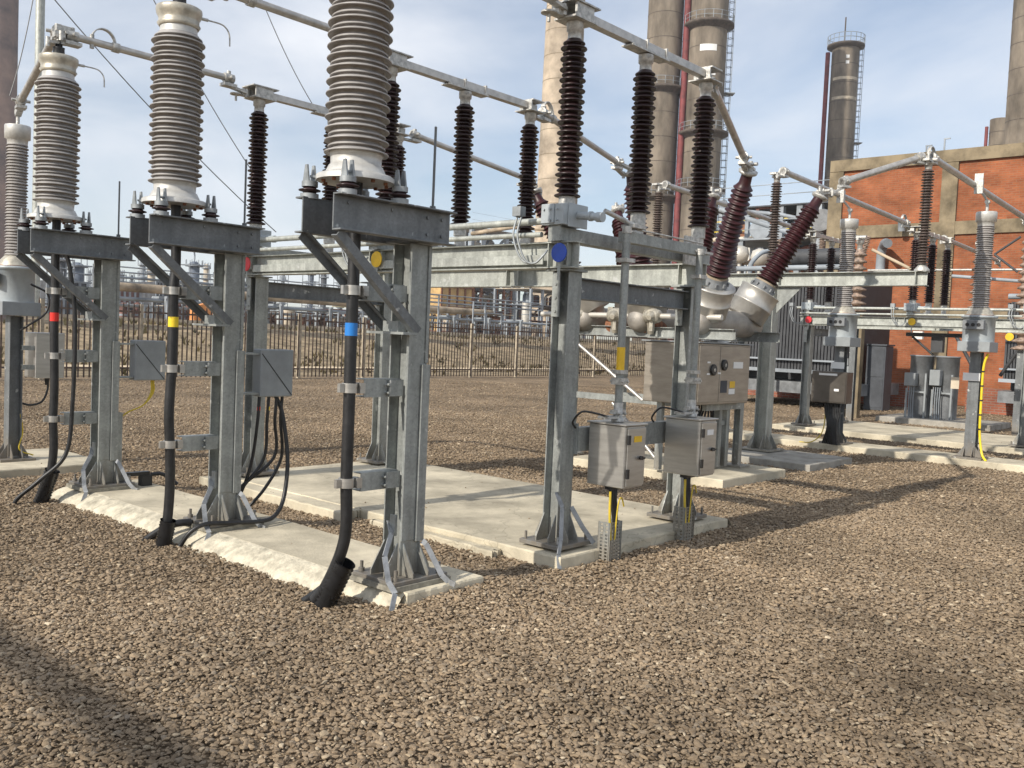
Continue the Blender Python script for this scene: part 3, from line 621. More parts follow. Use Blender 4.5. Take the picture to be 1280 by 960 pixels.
# ------------------------------------------------------------------ tubular conductors
def conductor(p0, p1, r, label, loops=(), clamps=(0, 1), name='tubular_busbar'):
    p0 = V(p0); p1 = V(p1); d = (p1-p0).normalized()
    t = thing(name, p0, label, 'busbar', 'aluminium tube conductors')
    m = MB(); m.cyl((0, 0, 0), p1-p0, r, n=18); m.build('tube', 'alu', t)
    L_ = (p1-p0).length
    for c in clamps:
        q = d*(L_*c+(.05 if c < .5 else -.05)); m = MB(); m.cyl(q-d*.05, q+d*.05, r*1.45, n=12); m.cyl(q+V((0, 0, -.08)), q+V((0, 0, .07)), .022, n=8)
        s = d.cross(V((0, 0, 1))); m.cyl(q-s*.09, q+s*.09, .016, n=8); m.box(q+V((0, 0, -.07)), (.14, .1, .03), math.atan2(d.y, d.x)); e = (d if c > .5 else -d)
        m.bar(q+V((0, 0, -.075)), q+e*.2+V((0, 0, -.10)), -.03, .03, -.012, .012)
        m.cyl(q+e*.2+V((0, 0, -.14)), q+e*.2+V((0, 0, -.06)), .02, n=8)
        m.build('end_clamp', 'cast', t)
    for c in loops:
        q = d*L_*c; m = MB(); P = []
        for i in range(13):
            a = math.pi*i/12; P.append(q+d*(-.1*math.cos(a))*1.05+V((0, 0, .115*math.sin(a)+.02)))
        for a, b in zip(P, P[1:]): m.bar(a, b, -.022, .022, -.005, .005, d.cross(V((0, 0, 1))).cross(d) if False else (0, 0, 1) if abs((b-a).normalized().z) < .7 else tuple(d))
        m.cyl(q-d*.1+V((0, 0, -.06)), q-d*.1+V((0, 0, .06)), .02, n=8); m.cyl(q+d*.11-d*.03, q+d*.11+d*.03, r*1.4, n=12)
        m.build('flexible_loop', 'cast', t)
    return t
conductor((-.40, 4.15, 4.12), (1.20, 4.09, 4.10), .032, 'tube conductor from the red-banded cable end to the red disconnector, with a looped link', loops=(.2,))
conductor((-.30, 2.08, 4.14), (1.22, 2.05, 4.12), .032, 'tube conductor from the yellow-banded cable end passing behind the largest insulator', loops=(.2,))
conductor((-.30, 0, 4.14), (1.22, 0, 4.12), .032, 'tube conductor to the blue disconnector, just above the top of the picture', loops=(.2,))
# disconnector -> hybrid switchgear bushings
conductor((3.52, .03, 4.00), (5.60, .78, 3.76), .036, 'short stout tube sloping down from the blue disconnector to the leaning maroon bushing', loops=())
conductor((3.58, 2.06, 4.02), (5.5, 2.42, 3.84), .034, 'tube from the yellow disconnector towards the middle bushings', loops=(.06,))
conductor((3.58, 4.08, 4.02), (5.75, 4.0, 3.78), .034, 'tube from the red disconnector towards the far bushings', loops=())
conductor((-.44, 4.22, 4.16), (.02, 6.30, 3.92), .036, 'brownish tube sloping down from the red cable end to the leftmost transformer column', loops=())
# far side
conductor((8.02, .66, 3.86), (9.22, .06, 4.34), .045, 'tube rising from the right maroon bushing to the insulator on the beam end')
conductor((9.38, -.0, 4.36), (14.2, -.12, 4.10), .045, 'long tube running right from the beam-end insulator, before the brick wall', loops=(.0,))
conductor((9.3, 2.12, 4.34), (14.2, 1.93, 4.14), .045, 'long tube behind the right maroon bushing reaching the far yellow disconnector', loops=(.97,))
conductor((9.3, 4.2, 4.30), (14.2, 4.0, 4.10), .045, 'long tube farthest left, behind the left maroon bushing, reaching the far red disconnector')
conductor((16.4, 1.93, 4.10), (20.5, 1.9, 4.0), .045, 'short tube leaving the far yellow disconnector towards the right')

# ------------------------------------------------------------------ hybrid switchgear
gt = thing('hybrid_switchgear', (6.75, 1.4, .1), 'pipe-bodied switchgear with leaning maroon bushings above a stainless cabinet', 'switchgear')
g0 = V((6.75, 1.4, .1))
for k, y0 in enumerate((1.385, 2.4, 3.43)):
    ly = (-.456, 0, .456)[k]
    m = MB(); pts = bez([(-.75, 0, 0), (-.62, 0, 0), (0, 0, 0), (.62, 0, 0), (.75, 0, 0)], 4)
    zc = 1.98
    P = [V((x, y0, zc))-V((g0.x, g0.y, g0.z)) for x in ()]
    m.lathe([(-.80, .02), (-.79, .09), (-.74, .14), (-.64, .165), (.64, .165), (.74, .14), (.79, .09), (.80, .02)], (0, y0-g0.y-ly*.30, zc-.13), (1, 0, 0), n=32)
    m.build('tank', 'cast_tank', gt)
    for s in (-1, 1):
        B = V((s*.613, y0-g0.y, 2.40-.1)); dr_ = V((s*.293, ly, 1)).normalized()
        m = MB(); m.lathe([(-.52, .15), (-.40, .17), (-.395, .25), (-.385, .262), (-.215, .262), (-.21, .269), (-.195, .269), (-.19, .262), (-.02, .262), (-.01, .27), (.0, .27), (.0, .16)], B, dr_, n=36)
        cb = m.build('bushing_can', 'can', gt)
        m = MB(); m.lathe([(0, .165), (.03, .165), (.06, .15), (.11, .15)], B, dr_, n=24)
        for q in range(10):
            a = q*math.pi/5; tt = dr_.cross(V((0, 1, 0))).normalized(); uu = dr_.cross(tt); c_ = B+(tt*math.cos(a)+uu*math.sin(a))*.165
            m.cyl(c_+dr_*.03, c_+dr_*.075, .016, n=6)
        m.build('clamp_ring', 'txgrey2', cb)
        m = MB(); m.lathe([(.11, .143), (.135, .140)], B, dr_, n=24); m.build('cement_joint', 'sandpipe', cb)
        m = MB(); pr = []; n_ = 20
        for q in range(n_):
            h_ = .15+q*.0555; sc_ = 1-.24*(q/n_); c_ = .118*sc_; b_ = .160*sc_ if q % 2 == 0 else .147*sc_
            pr += [(h_, c_), (h_+.010, c_+.02), (h_+.012, b_), (h_+.018, b_+.001), (h_+.026, b_-.01), (h_+.042, c_)]
        pr += [(.15+n_*.0555+.02, .07), (.15+n_*.0555+.14, .062)]
        m.lathe(pr, B, dr_, n=32); ins = m.build('bushing', 'shed_maroon', gt)
        T = B+dr_*1.40
        m = MB(); m.lathe([(-.02, .07), (.0, .105), (.03, .11), (.035, .05), (.08, .03), (.12, .03)], T, dr_, n=22); e = V((s*1., ly*.4, .1)).normalized()
        m.bar(T+dr_*.07-e*.12, T+dr_*.07+e*.26, -.035, .035, -.015, .015); m.cyl(T+dr_*.07+e*.2+V((0, 0, -.05)), T+dr_*.07+e*.2+V((0, 0, .07)), .024, n=8); m.cyl(T+dr_*.07-e*.05+V((0, 0, -.02)), T+dr_*.07-e*.05+V((0, 0, .08)), .022, n=8)
        m.cyl(T+dr_*.1+V((0, -.09, 0)), T+dr_*.1+V((0, .09, 0)), .02, n=8)
        m.build('terminal', 'cast', gt)
m = MB(); m.cyl((-.70, -.2, 1.9), (-.70, 2.6, 1.9), .035, n=16); m.build('drive_shaft', 'silver', gt)
for y in (3.35, 2.74, 2.18):
    m = MB(); c_ = V((-.72, y-g0.y, 1.90))
    m.lathe([(-.13, .04), (-.12, .075), (-.06, .095), (.0, .10), (.08, .085), (.10, .05)], c_, (0, 1, 0), n=18); m.lathe([(0, .07), (.06, .075), (.10, .05), (.14, .03)], c_+V((-.02, -.02, 0)), (-1, -.3, -.2), n=14)
    m.lathe([(0, .05), (.2, .04)], c_+V((0, .02, -.03)), (.3, .1, -1), n=12); m.box(c_+V((-.06, -.05, -.13)), (.05, .05, .12)); m.box(c_+V((.05, .1, .06)), (.06, .08, .1))
    m.build('gear_casing', 'cream_metal', gt)
    m = MB(); m.lathe([(0, .10), (.1, .13), (.35, .13)], c_+V((.1, .12, -.12)), (1, .2, 0), n=16); m.build('gear_drum', 'rust', gt)
# frame
m = MB()
m.isec((-.62, -.35, 1.70), (-.62, 2.3, 1.70), .13, .1, .009); m.isec((.55, -.35, 1.70), (.55, 2.3, 1.70), .13, .1, .009)
m.build('top_rail', 'galv', gt)
for (x, y) in ((-.62, 2.05), (.55, 2.05), (.33, .05), (-.62, .25)):
    m = MB(); m.isec((x, y, .03), (x, y, 1.63), .09, .09, .008, (0, 1, 0)); m.box((x, y, .015), (.26, .26, .024)); m.build('leg', 'galv', gt)
m = MB(); m.bx(-.66, -.60, .3, 2.0, .78, .86); m.bx(.30, .36, .1, 2.0, .76, .84); m.bx(-.6, .3, .0, .06, .76, .84); m.build('lower_rail', 'galv', gt)
m = MB(); m.cyl((-.64, 1.98, 1.5), (-.64, .9, .82), .025, n=12); m.cyl((-.6, 1.4, .75), (-.6, .7, .1), .025, n=12); m.build('diagonal_brace', 'alu', gt)
# cabinet
gc = thing('control_cabinet', (5.68, 1.28, .95), 'large brown stainless control cabinet with two round gauges, a yellow label and a white label', 'electrical cabinet')
m = MB(); m.bx(0, 1.28, 0, .74, 0, .735); m.build('body', 'stainless_dk', gc, bevel=.008)
m = MB(); m.bx(-.03, 1.32, -.03, .78, .736, .75); m.build('roof_sheet', 'greybox', gc)
for (x0, x1) in ((.02, .50), (.51, 1.26)):
    m = MB(); m.bx(x0, x1, -.014, -.001, .03, .71); m.build('door', 'stainless_dk', gc, bevel=.004)
for gx, gz in ((.34, .42), (.60, .48)):
    m = MB(); m.lathe([(0, .068), (.02, .068), (.025, .058)], (gx, -.015, gz), (0, -1, 0), n=24); o = m.build('gauge', 'blackp', gc)
    m = MB(); m.lathe([(0, .02), (.004, .02)], (gx, -.041, gz), (0, -1, 0), n=16); m.build('gauge_face', 'cast', o)
for (x0, x1, z0, z1, c_) in ((.84, 1.08, .44, .52, 'white'), (.54, .70, .14, .29, 'plantdark'), (.77, .90, .20, .28, 'yellow'), (.75, .90, .12, .185, 'white'), (.20, .27, .50, .52, 'white'), (.20, .27, .36, .38, 'white'), (.46, .53, .37, .39, 'white')):
    m = MB(); m.bx(x0, x1, -.017, -.0145, z0, z1); m.build('label_plate', c_, gc)
m = MB()
for k in range(10):
    x = .42+.06*k; m.tube(bez([(x, .3, 0), (x, .3, -.1), (x+.05*math.sin(k), .3, -.3), (.95+.02*k, .3, -.7), (1.05, .32, -.85)], 4), .014, 8)
m.build('cable_tail', 'rubber', gc)
for (x0, x1, y0, y1) in ((.95, 1.02, .2, .28), (1.14, 1.22, .2, .28), (.06, .13, .5, .57)):
    m = MB(); m.bx(x0, x1, y0, y1, -.83, -.002); m.build('leg', 'galv', gc)
m = MB(); m.bx(1.021, 1.139, .22, .26, -.3, -.24); m.build('leg_tie', 'galv', gc)
m = MB(); m.lathe([(0, .16), (.02, .16), (.03, .1), (.1, .1)], (.95, .3, .751), n=20); m.build('roof_flange', 'cast', gc)

# ------------------------------------------------------------------ crossbeam structure with post insulators
bt = thing('busbar_support', (9.3, 2.2, .1), 'tall steel post with a long horizontal beam carrying upright grey insulators', 'steel structure')
m = MB(); h = .1
m.bx(-h, h, -h, -h+.012, .03, 2.49); m.bx(-h, h, h-.012, h, .03, 2.49); m.bx(-.005, .005, -h+.012, h-.012, .03, 2.49); m.build('post', 'galv_beam', bt, bevel=.002)
m = MB(); post_base(m, 0, 0, .03, h, .22, .24); m.box((0, 0, .015), (.5, .5, .026)); m.build('gusset', 'galv', bt)
m = MB(); m.isec((0, -2.28, 2.6), (0, 2.6, 2.6), .2, .16, .012)
for yy in (-2.14, 0, -.15, 2.1): m.bx(-.075, -.006, yy-.006, yy+.006, 2.513, 2.687)
m.build('beam', 'galv_beam', bt, bevel=.002)
for s in (-1, 1):
    m = MB(); m.poly([(-.004, s*.11, 2.49), (-.004, s*.5, 2.49), (-.004, s*.11, 2.1)], (.01, 0, 0)); m.build('haunch', 'galv', bt)
m = MB(); m.cyl((.1, -.1, 1.9), (2.0, -1.0, .05), .02, n=8)
for y in (-2.2, 0, 2.1):
    m = MB(); m.lathe([(0, .1), (.02, .1), (.07, .06), (.09, .055)], (0, y, 2.70), n=20); m.build('insulator_foot', 'cast', bt)
    m = MB(); m.lathe(shed_profile(.09, 1.38, .045, .085, .075, .075, .012), (0, y, 2.70), n=24); m.build('insulator', 'shed_dark', bt)
    m = MB(); m.lathe([(1.38, .045), (1.44, .05), (1.45, .08), (1.465, .08)], (0, y, 2.70), n=18); m.box((0, y, 4.19), (.30, .1, .03)); m.cyl((.08, y-.09, 4.22), (.08, y+.09, 4.22), .03, n=10); m.build('head_clamp', 'cast', bt)

# ------------------------------------------------------------------ current transformers
def make_ct():
    t = thing('current_transformer', (0, 0, .1), '', 'current transformer', 'grey current transformers on single posts')
    m = MB(); m.isec((0, 0, .04), (0, 0, 1.64), .16, .16, .012, (1, 0, 0)); m.build('post', 'galv_shade', t, bevel=.002)
    m = MB(); post_base(m, 0, 0, .03, .08, .16, .2, oy=0); m.box((0, 0, .015), (.42, .42, .026)); m.build('gusset', 'galv_shade', t)
    m = MB(); m.bx(-.23, .23, -.23, .23, 1.645, 1.80); m.build('mounting_frame', 'greybox', t, bevel=.006)
    m = MB(); m.lathe([(1.801, .225), (2.16, .225), (2.165, .255), (2.195, .255), (2.2, .2)], n=32); m.build('tank', 'tanklt', t)
    m = MB(); m.bx(-.32, -.23, -.15, .15, 1.98, 2.12); tb = m.build('terminal_box', 'txgrey2', t, bevel=.006)
    m = MB()
    for k in range(3): m.cyl((-.327, -.08+.08*k, 2.05), (-.3205, -.08+.08*k, 2.05), .028, n=12)
    m.build('gland_cap', 'blackp', tb)
    m = MB(); m.lathe([(2.2, .2), (2.27, .17), (2.32, .12)], n=28); m.build('base_flange', 'cream_metal', t)
    m = MB(); m.lathe([(2.196, .215), (2.206, .215)], n=28); m.build('gasket', 'rust', t)
    m = MB(); m.lathe(shed_profile(2.32, 3.58, .104, .130, .122, .066, .013), n=32); m.build('insulator', 'shed_lt', t)
    m = MB(); m.lathe([(3.56, .115), (3.62, .12), (3.63, .148), (3.76, .15), (3.775, .145), (3.78, .04)], n=28); m.build('top_cap', 'white_metal', t)
    m = MB(); m.lathe([(3.781, .022), (3.90, .022)], n=12); m.cyl((-.03, 0, 3.93), (.03, 0, 3.93), .035, n=12); m.build('stud', 'cast', t)
    return t
ct = make_ct(); ct.location = (11.5, -.18, .1); ct['label'] = 'rightmost current transformer, on the far strip with a yellow cable up its post'
ct1 = copy_tree(ct, None, (0, 2.12, 0), 'current transformer with a dark stainless box, beside the small red disc')
ct2 = copy_tree(ct, None, (0, 4.3, 0), 'current transformer mostly hidden behind the left leaning maroon bushing')
ct3 = copy_tree(ct, None, (-11.45, 6.62, -.02), 'current transformer at the left edge of the picture with a white cap'); ct3.scale = (.86, .86, .957)
for y, l in ((-.18, 'rightmost'), (1.94, 'second')):
    m = MB(); m.tube(bez([(11.52, y, 4.03), (11.5, y+.02, 4.07), (11.4, y+.04, 4.13), (11.3, y+.06, 4.17)], 4), .018, 8); m.bx(11.24, 11.32, y+.02, y+.10, 4.13, 4.33); m.bx(11.20, 11.22, y+.0, y+.12, 4.12, 4.42); m.bx(11.2205, 11.24, y+.03, y+.09, 4.2, 4.4)
    tag(m.build('dropper', 'cast', None), 'short bent dropper between a long tube and the %s current transformer' % l, 'connector', 'bent droppers onto current transformers')
m = MB(); m.tube(bez([(11.40, -.36, 1.72), (11.40, -.31, 1.5), (11.40, -.31, .9), (11.40, -.32, .5), (11.36, -.38, .2), (11.30, -.46, .1)], 5), .018, 8)
c = tag(m.build('yellow_cable', 'ytape', None), 'yellow cable strapped up the post of the rightmost current transformer', 'cable')
m = MB()
for k in range(6): m.box((11.40, -.30, .35+.22*k), (.05, .06, .02))
m.build('cable_strap', 'blackp', c)
m = MB(); m.bx(11.385, 11.39, -.275, -.03, 1.30, 1.42); tag(m.build('sign_plate', 'white', None), 'blank white plate on the post of the rightmost current transformer', 'sign')
m = MB(); m.bx(11.385, 11.39, 1.83, 2.06, 1.37, 1.48); tag(m.build('sign_plate', 'white', None), 'blank white plate above the dark stainless box', 'sign')
m = MB(); m.bx(11.395, 11.40, .02, .14, 1.16, 1.34); tag(m.build('sign_plate', 'plantcream', None), 'small cream plate low on the rightmost transformer post', 'sign')
t = thing('marshalling_box', (11.25, 1.96, .80), 'dark stainless box hanging low on the post with a black cable bundle below', 'electrical box')
m = MB(); m.bx(-.14, .12, -.30, .30, 0, .52); m.build('body', 'stainless_black', t, bevel=.006)
m = MB(); m.bx(-.153, -.141, -.285, .285, .02, .49); m.build('door', 'stainless_black', t, bevel=.003)
m = MB(); m.bx(-.158, -.1535, -.18, -.10, .2, .24); m.build('label_plate', 'white', t)
m = MB(); m.bx(-.158, -.1535, -.14, .17, .455, .49); m.build('label_plate', 'white', t)
m = MB()
for k in range(9): m.tube(bez([(0, -.15+.03*k, 0), (.0, -.15+.03*k, -.15), (-.02, -.13+.02*k, -.4), (-.03+.01*k, -.15+.035*k, -.7)], 4), .016, 7)
m.build('cable_tail', 'rubber', t)
m = MB(); m.tube(bez([(.05, .1, -.1), (.0, .12, -.5), (-.1, .25, -.68), (-.15, .45, -.7)], 4), .01, 6); m.build('earth_wire', 'earth', t)
# box on the left-hand transformer post
t = thing('marshalling_box', (.33, 6.44, .98), 'stainless box bracketed to the post at the left edge of the picture', 'electrical box')
m = MB(); m.bx(-.11, .20, -.14, .16, 0, .50); m.build('body', 'stainless', t, bevel=.006)
for z in (.12, .33):
    m = MB(); m.csec((-.24, -.12, z), (-.05, -.12, z), .05, .05, .005, flip=-1); m.build('bracket', 'galv', t)
m = MB(); m.tube(bez([(.05, -.05, 0), (.06, -.05, -.12), (.0, -.06, -.26), (-.12, -.06, -.3), (-.2, -.04, -.28)], 5), .012, 8); m.lathe([(-.08, .02), (0, .028)], (.05, -.05, 0), n=10); m.build('cable_tail', 'rubber', t)
m = MB(); m.tube(bez([(-.22, -.05, -.4), (-.2, -.06, -.6), (-.24, -.08, -.78), (-.1, -.1, -.85)], 5), .008, 6); m.build('earth_wire', 'earth', t)
m = MB(); m.tube(bez([(.12, 6.2, 2.0), (.3, 6.2, 1.9), (.28, 6.2, 1.7), (.1, 6.22, 1.55), (.06, 6.3, 1.5)], 6), .012, 8)
tag(m.build('control_cable', 'rubber', None), 'thin black cable looping from the left-edge transformer tank to its post', 'cable')

# ------------------------------------------------------------------ slabs
def slab(name, x0, x1, y0, y1, z, m_, seed=0, kind='structure', rough=.006):
    r = random.Random(seed); mb = MB(); P = []
    def edge(a, b, n):
        return [V(a).lerp(V(b), i/n) for i in range(n)]
    loop = edge((x0, y0, 0), (x1, y0, 0), 14)+edge((x1, y0, 0), (x1, y1, 0), 20)+edge((x1, y1, 0), (x0, y1, 0), 14)+edge((x0, y1, 0), (x0, y0, 0), 20)
    top = [(p.x+r.uniform(-1, 1)*rough, p.y+r.uniform(-1, 1)*rough, z) for p in loop]
    mid = [(a[0]+(.006 if a[0] > (x0+x1)/2 else -.006), a[1]+(.006 if a[1] > (y0+y1)/2 else -.006), z-.012) for a in top]
    bot = [(a[0], a[1], -.12) for a in mid]; n = len(top)
    mb.add(top+mid+bot, [tuple(range(n))]+[(i+n, (i+1) % n+n, (i+1) % n, i) for i in range(n)]+[(i+2*n, (i+1) % n+2*n, (i+1) % n+n, i+n) for i in range(n)])
    o = mb.build(name, m_, None); o['kind'] = kind; return o
slab('concrete_slab', -.16, .48, -.26, 4.42, .10, 'concrete', 1)
slab('concrete_slab', 1.28, 3.68, -.27, 4.30, .10, 'concrete', 2, rough=.008)
slab('concrete_slab', 1.08, 1.272, 1.98, 4.30, .092, 'concrete', 3, rough=.02)
slab('concrete_slab', 1.18, 1.27, .3, 1.7, .06, 'concrete', 31, rough=.02)
slab('concrete_slab', 5.82, 7.45, .95, 3.25, .10, 'concrete', 4)
slab('concrete_slab', 8.3, 9.75, .98, 2.62, .09, 'concrete_dark', 5)
slab('concrete_slab', 11.25, 12.05, -3.6, 5.2, .10, 'concrete', 6)
slab('concrete_slab', 14.1, 17.0, -5.2, 4.35, .10, 'concrete', 7)
slab('concrete_slab', -.75, .80, 5.75, 7.2, .08, 'concrete', 8)
# rough concrete spill along the cable-end slab and at the slab corner
def spill(pts, w, h0, seed, inward):
    r = random.Random(seed); mb = MB(); P = []; Fs = []; cols = 7; n = len(pts)
    for i, p in enumerate(pts):
        ww = w*(.75+.35*abs(mnoise.noise(V((i*.09, seed, 0)))*1.6))
        for j in range(cols):
            t = j/(cols-1); q = V(p)+V(inward)*(-ww*t)
            z = h0*(1-t**1.6)-.03*(t > .95)+mnoise.noise(q*9)*.010*(1 if 0 < j else 0)+mnoise.noise(q*40)*.005*(1 if j else 0)
            P.append((q.x, q.y, z))
    for i in range(n-1):
        for j in range(cols-1): Fs.append((i*cols+j, (i+1)*cols+j, (i+1)*cols+j+1, i*cols+j+1))
    mb.add(P, Fs, True); o = mb.build('concrete_spill', 'concrete_rough', None); o['kind'] = 'structure'; return o
spill([(-.163, .29+i*.03, 0) for i in range(139)], .24, .099, 3, (1, 0, 0))
spill([(-.163, -.24+i*.03, 0) for i in range(28)], .10, .095, 4, (1, 0, 0))
spill([(3.684, -.28+i*.03, 0) for i in range(24)], .14, .095, 9, (-1, 0, 0))

# ------------------------------------------------------------------ ground, gravel
gm = D.materials.new('gravel_bed'); gm.use_nodes = True; nt = gm.node_tree; N = nt.nodes; L = nt.links; b = N['Principled BSDF']
b.inputs['Roughness'].default_value = .95; b.inputs['Specular IOR Level'].default_value = .15
tc = N.new('ShaderNodeTexCoord')
def nz(scale, det=5, rgh=.6):
    n = N.new('ShaderNodeTexNoise'); n.inputs['Scale'].default_value = scale; n.inputs['Detail'].default_value = det; n.inputs['Roughness'].default_value = rgh
    L.new(tc.outputs['Object'], n.inputs['Vector']); return n
vo = N.new('ShaderNodeTexVoronoi'); vo.inputs['Scale'].default_value = 26; vo.inputs['Randomness'].default_value = 1; L.new(tc.outputs['Object'], vo.inputs['Vector'])
sp = N.new('ShaderNodeSeparateColor'); L.new(vo.outputs['Color'], sp.inputs[0])
rp = N.new('ShaderNodeValToRGB'); e = rp.color_ramp.elements
e[0].position = 0; e[0].color = (.16, .118, .078, 1); e[1].position = 1; e[1].color = (.40, .30, .20, 1)
e2 = rp.color_ramp.elements.new(.5); e2.color = (.26, .195, .128, 1)
L.new(sp.outputs[0], rp.inputs['Fac'])
big = nz(.55, 6, .62)
mr = N.new('ShaderNodeMapRange'); mr.inputs['From Min'].default_value = .35; mr.inputs['From Max'].default_value = .65; mr.inputs['To Min'].default_value = .62; mr.inputs['To Max'].default_value = 1.12; L.new(big.outputs['Fac'], mr.inputs['Value'])
vm = N.new('ShaderNodeVectorMath'); vm.operation = 'SCALE'; L.new(rp.outputs['Color'], vm.inputs[0]); L.new(mr.outputs[0], vm.inputs['Scale'])
L.new(vm.outputs[0], b.inputs['Base Color'])
bp = N.new('ShaderNodeBump'); bp.inputs['Strength'].default_value = 1; bp.inputs['Distance'].default_value = .02; bp.invert = True
L.new(vo.outputs['Distance'], bp.inputs['Height']); L.new(bp.outputs['Normal'], b.inputs['Normal'])
def gz(x, y):
    dx = max(-.16-x, 0, x-.48); dy = max(-.26-y, 0, y-4.42); d = math.hypot(dx, dy)
    w_ = max(0, min(1, (x+.25)/.45)) if y > -.2 else max(0, min(1, (x+.5)/.45))
    h_ = .058*math.exp(-(d/.33)**2)*w_
    dx = max(1.28-x, 0, x-3.7); dy = max(-.27-y, 0, y-4.3); d2 = math.hypot(dx, dy)
    h_ = max(h_, .022*math.exp(-(d2/.3)**2))
    return h_+.010*mnoise.noise(V((x*1.1, y*1.1, 0)))+.004*mnoise.noise(V((x*4, y*4, 2)))
def lines(a, b): return [-60, -30, -15, -8]+[a+(b-a)*i/90 for i in range(91)]+[b+2, b+6, b+15, b+40, 100, 200, 300, 398]
gx_, gy_ = lines(-4.5, 6), lines(-5, 6.5)
m = MB(); m.add([(x, y, gz(x, y)) for x in gx_ for y in gy_], [(i*len(gy_)+j, (i+1)*len(gy_)+j, (i+1)*len(gy_)+j+1, i*len(gy_)+j+1) for i in range(len(gx_)-1) for j in range(len(gy_)-1)], True)
g = m.build('ground', gm, None); g['kind'] = 'structure'; g.location.z = -.012

sm_ = D.materials.new('gravel_stone'); sm_.use_nodes = True; nt = sm_.node_tree; N = nt.nodes; L = nt.links; b = N['Principled BSDF']
b.inputs['Roughness'].default_value = .88; b.inputs['Specular IOR Level'].default_value = .25
oi = N.new('ShaderNodeObjectInfo'); rp = N.new('ShaderNodeValToRGB'); cr = rp.color_ramp; e = cr.elements
e[0].position = 0; e[0].color = (.19, .140, .092, 1); e[1].position = 1; e[1].color = (.52, .43, .31, 1)
for p_, c_ in ((.22, (.235, .175, .115)), (.5, (.280, .212, .142)), (.70, (.325, .245, .162)), (.84, (.265, .215, .16)), (.93, (.355, .262, .165)), (.978, (.42, .34, .235))):
    q = cr.elements.new(p_); q.color = (*c_, 1)
L.new(oi.outputs['Random'], rp.inputs['Fac'])
tc = N.new('ShaderNodeTexCoord'); ge = N.new('ShaderNodeNewGeometry')
n1 = N.new('ShaderNodeTexNoise'); n1.inputs['Scale'].default_value = 2.2; n1.inputs['Detail'].default_value = 4; L.new(tc.outputs['Object'], n1.inputs['Vector'])
n2 = N.new('ShaderNodeTexNoise'); n2.inputs['Scale'].default_value = .55; n2.inputs['Detail'].default_value = 6; n2.inputs['Roughness'].default_value = .62; L.new(ge.outputs['Position'], n2.inputs['Vector'])
a1 = N.new('ShaderNodeMapRange'); a1.inputs['From Min'].default_value = .3; a1.inputs['From Max'].default_value = .7; a1.inputs['To Min'].default_value = .8; a1.inputs['To Max'].default_value = 1.2; L.new(n1.outputs['Fac'], a1.inputs['Value'])
a2 = N.new('ShaderNodeMapRange'); a2.inputs['From Min'].default_value = .36; a2.inputs['From Max'].default_value = .62; a2.inputs['To Min'].default_value = .74; a2.inputs['To Max'].default_value = 1.12; L.new(n2.outputs['Fac'], a2.inputs['Value'])
mu = N.new('ShaderNodeMath'); mu.operation = 'MULTIPLY'; L.new(a1.outputs[0], mu.inputs[0]); L.new(a2.outputs[0], mu.inputs[1])
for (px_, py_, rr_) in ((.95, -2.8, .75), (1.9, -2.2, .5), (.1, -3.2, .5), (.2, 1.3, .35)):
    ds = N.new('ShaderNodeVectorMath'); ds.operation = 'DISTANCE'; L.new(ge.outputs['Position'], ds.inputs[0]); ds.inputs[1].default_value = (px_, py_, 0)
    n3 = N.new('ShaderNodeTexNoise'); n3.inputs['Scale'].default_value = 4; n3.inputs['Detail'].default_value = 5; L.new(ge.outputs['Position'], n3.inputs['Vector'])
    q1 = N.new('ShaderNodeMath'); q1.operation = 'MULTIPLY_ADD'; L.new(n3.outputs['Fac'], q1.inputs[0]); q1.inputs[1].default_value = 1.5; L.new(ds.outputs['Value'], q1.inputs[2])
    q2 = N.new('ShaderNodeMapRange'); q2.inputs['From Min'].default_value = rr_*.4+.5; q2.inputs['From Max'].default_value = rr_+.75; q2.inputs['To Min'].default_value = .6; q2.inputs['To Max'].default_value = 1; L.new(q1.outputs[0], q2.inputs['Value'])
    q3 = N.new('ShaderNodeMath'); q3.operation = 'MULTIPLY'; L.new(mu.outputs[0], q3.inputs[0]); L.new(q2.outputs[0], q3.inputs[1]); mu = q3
vm = N.new('ShaderNodeVectorMath'); vm.operation = 'SCALE'; L.new(rp.outputs['Color'], vm.inputs[0]); L.new(mu.outputs[0], vm.inputs['Scale']); L.new(vm.outputs[0], b.inputs['Base Color'])

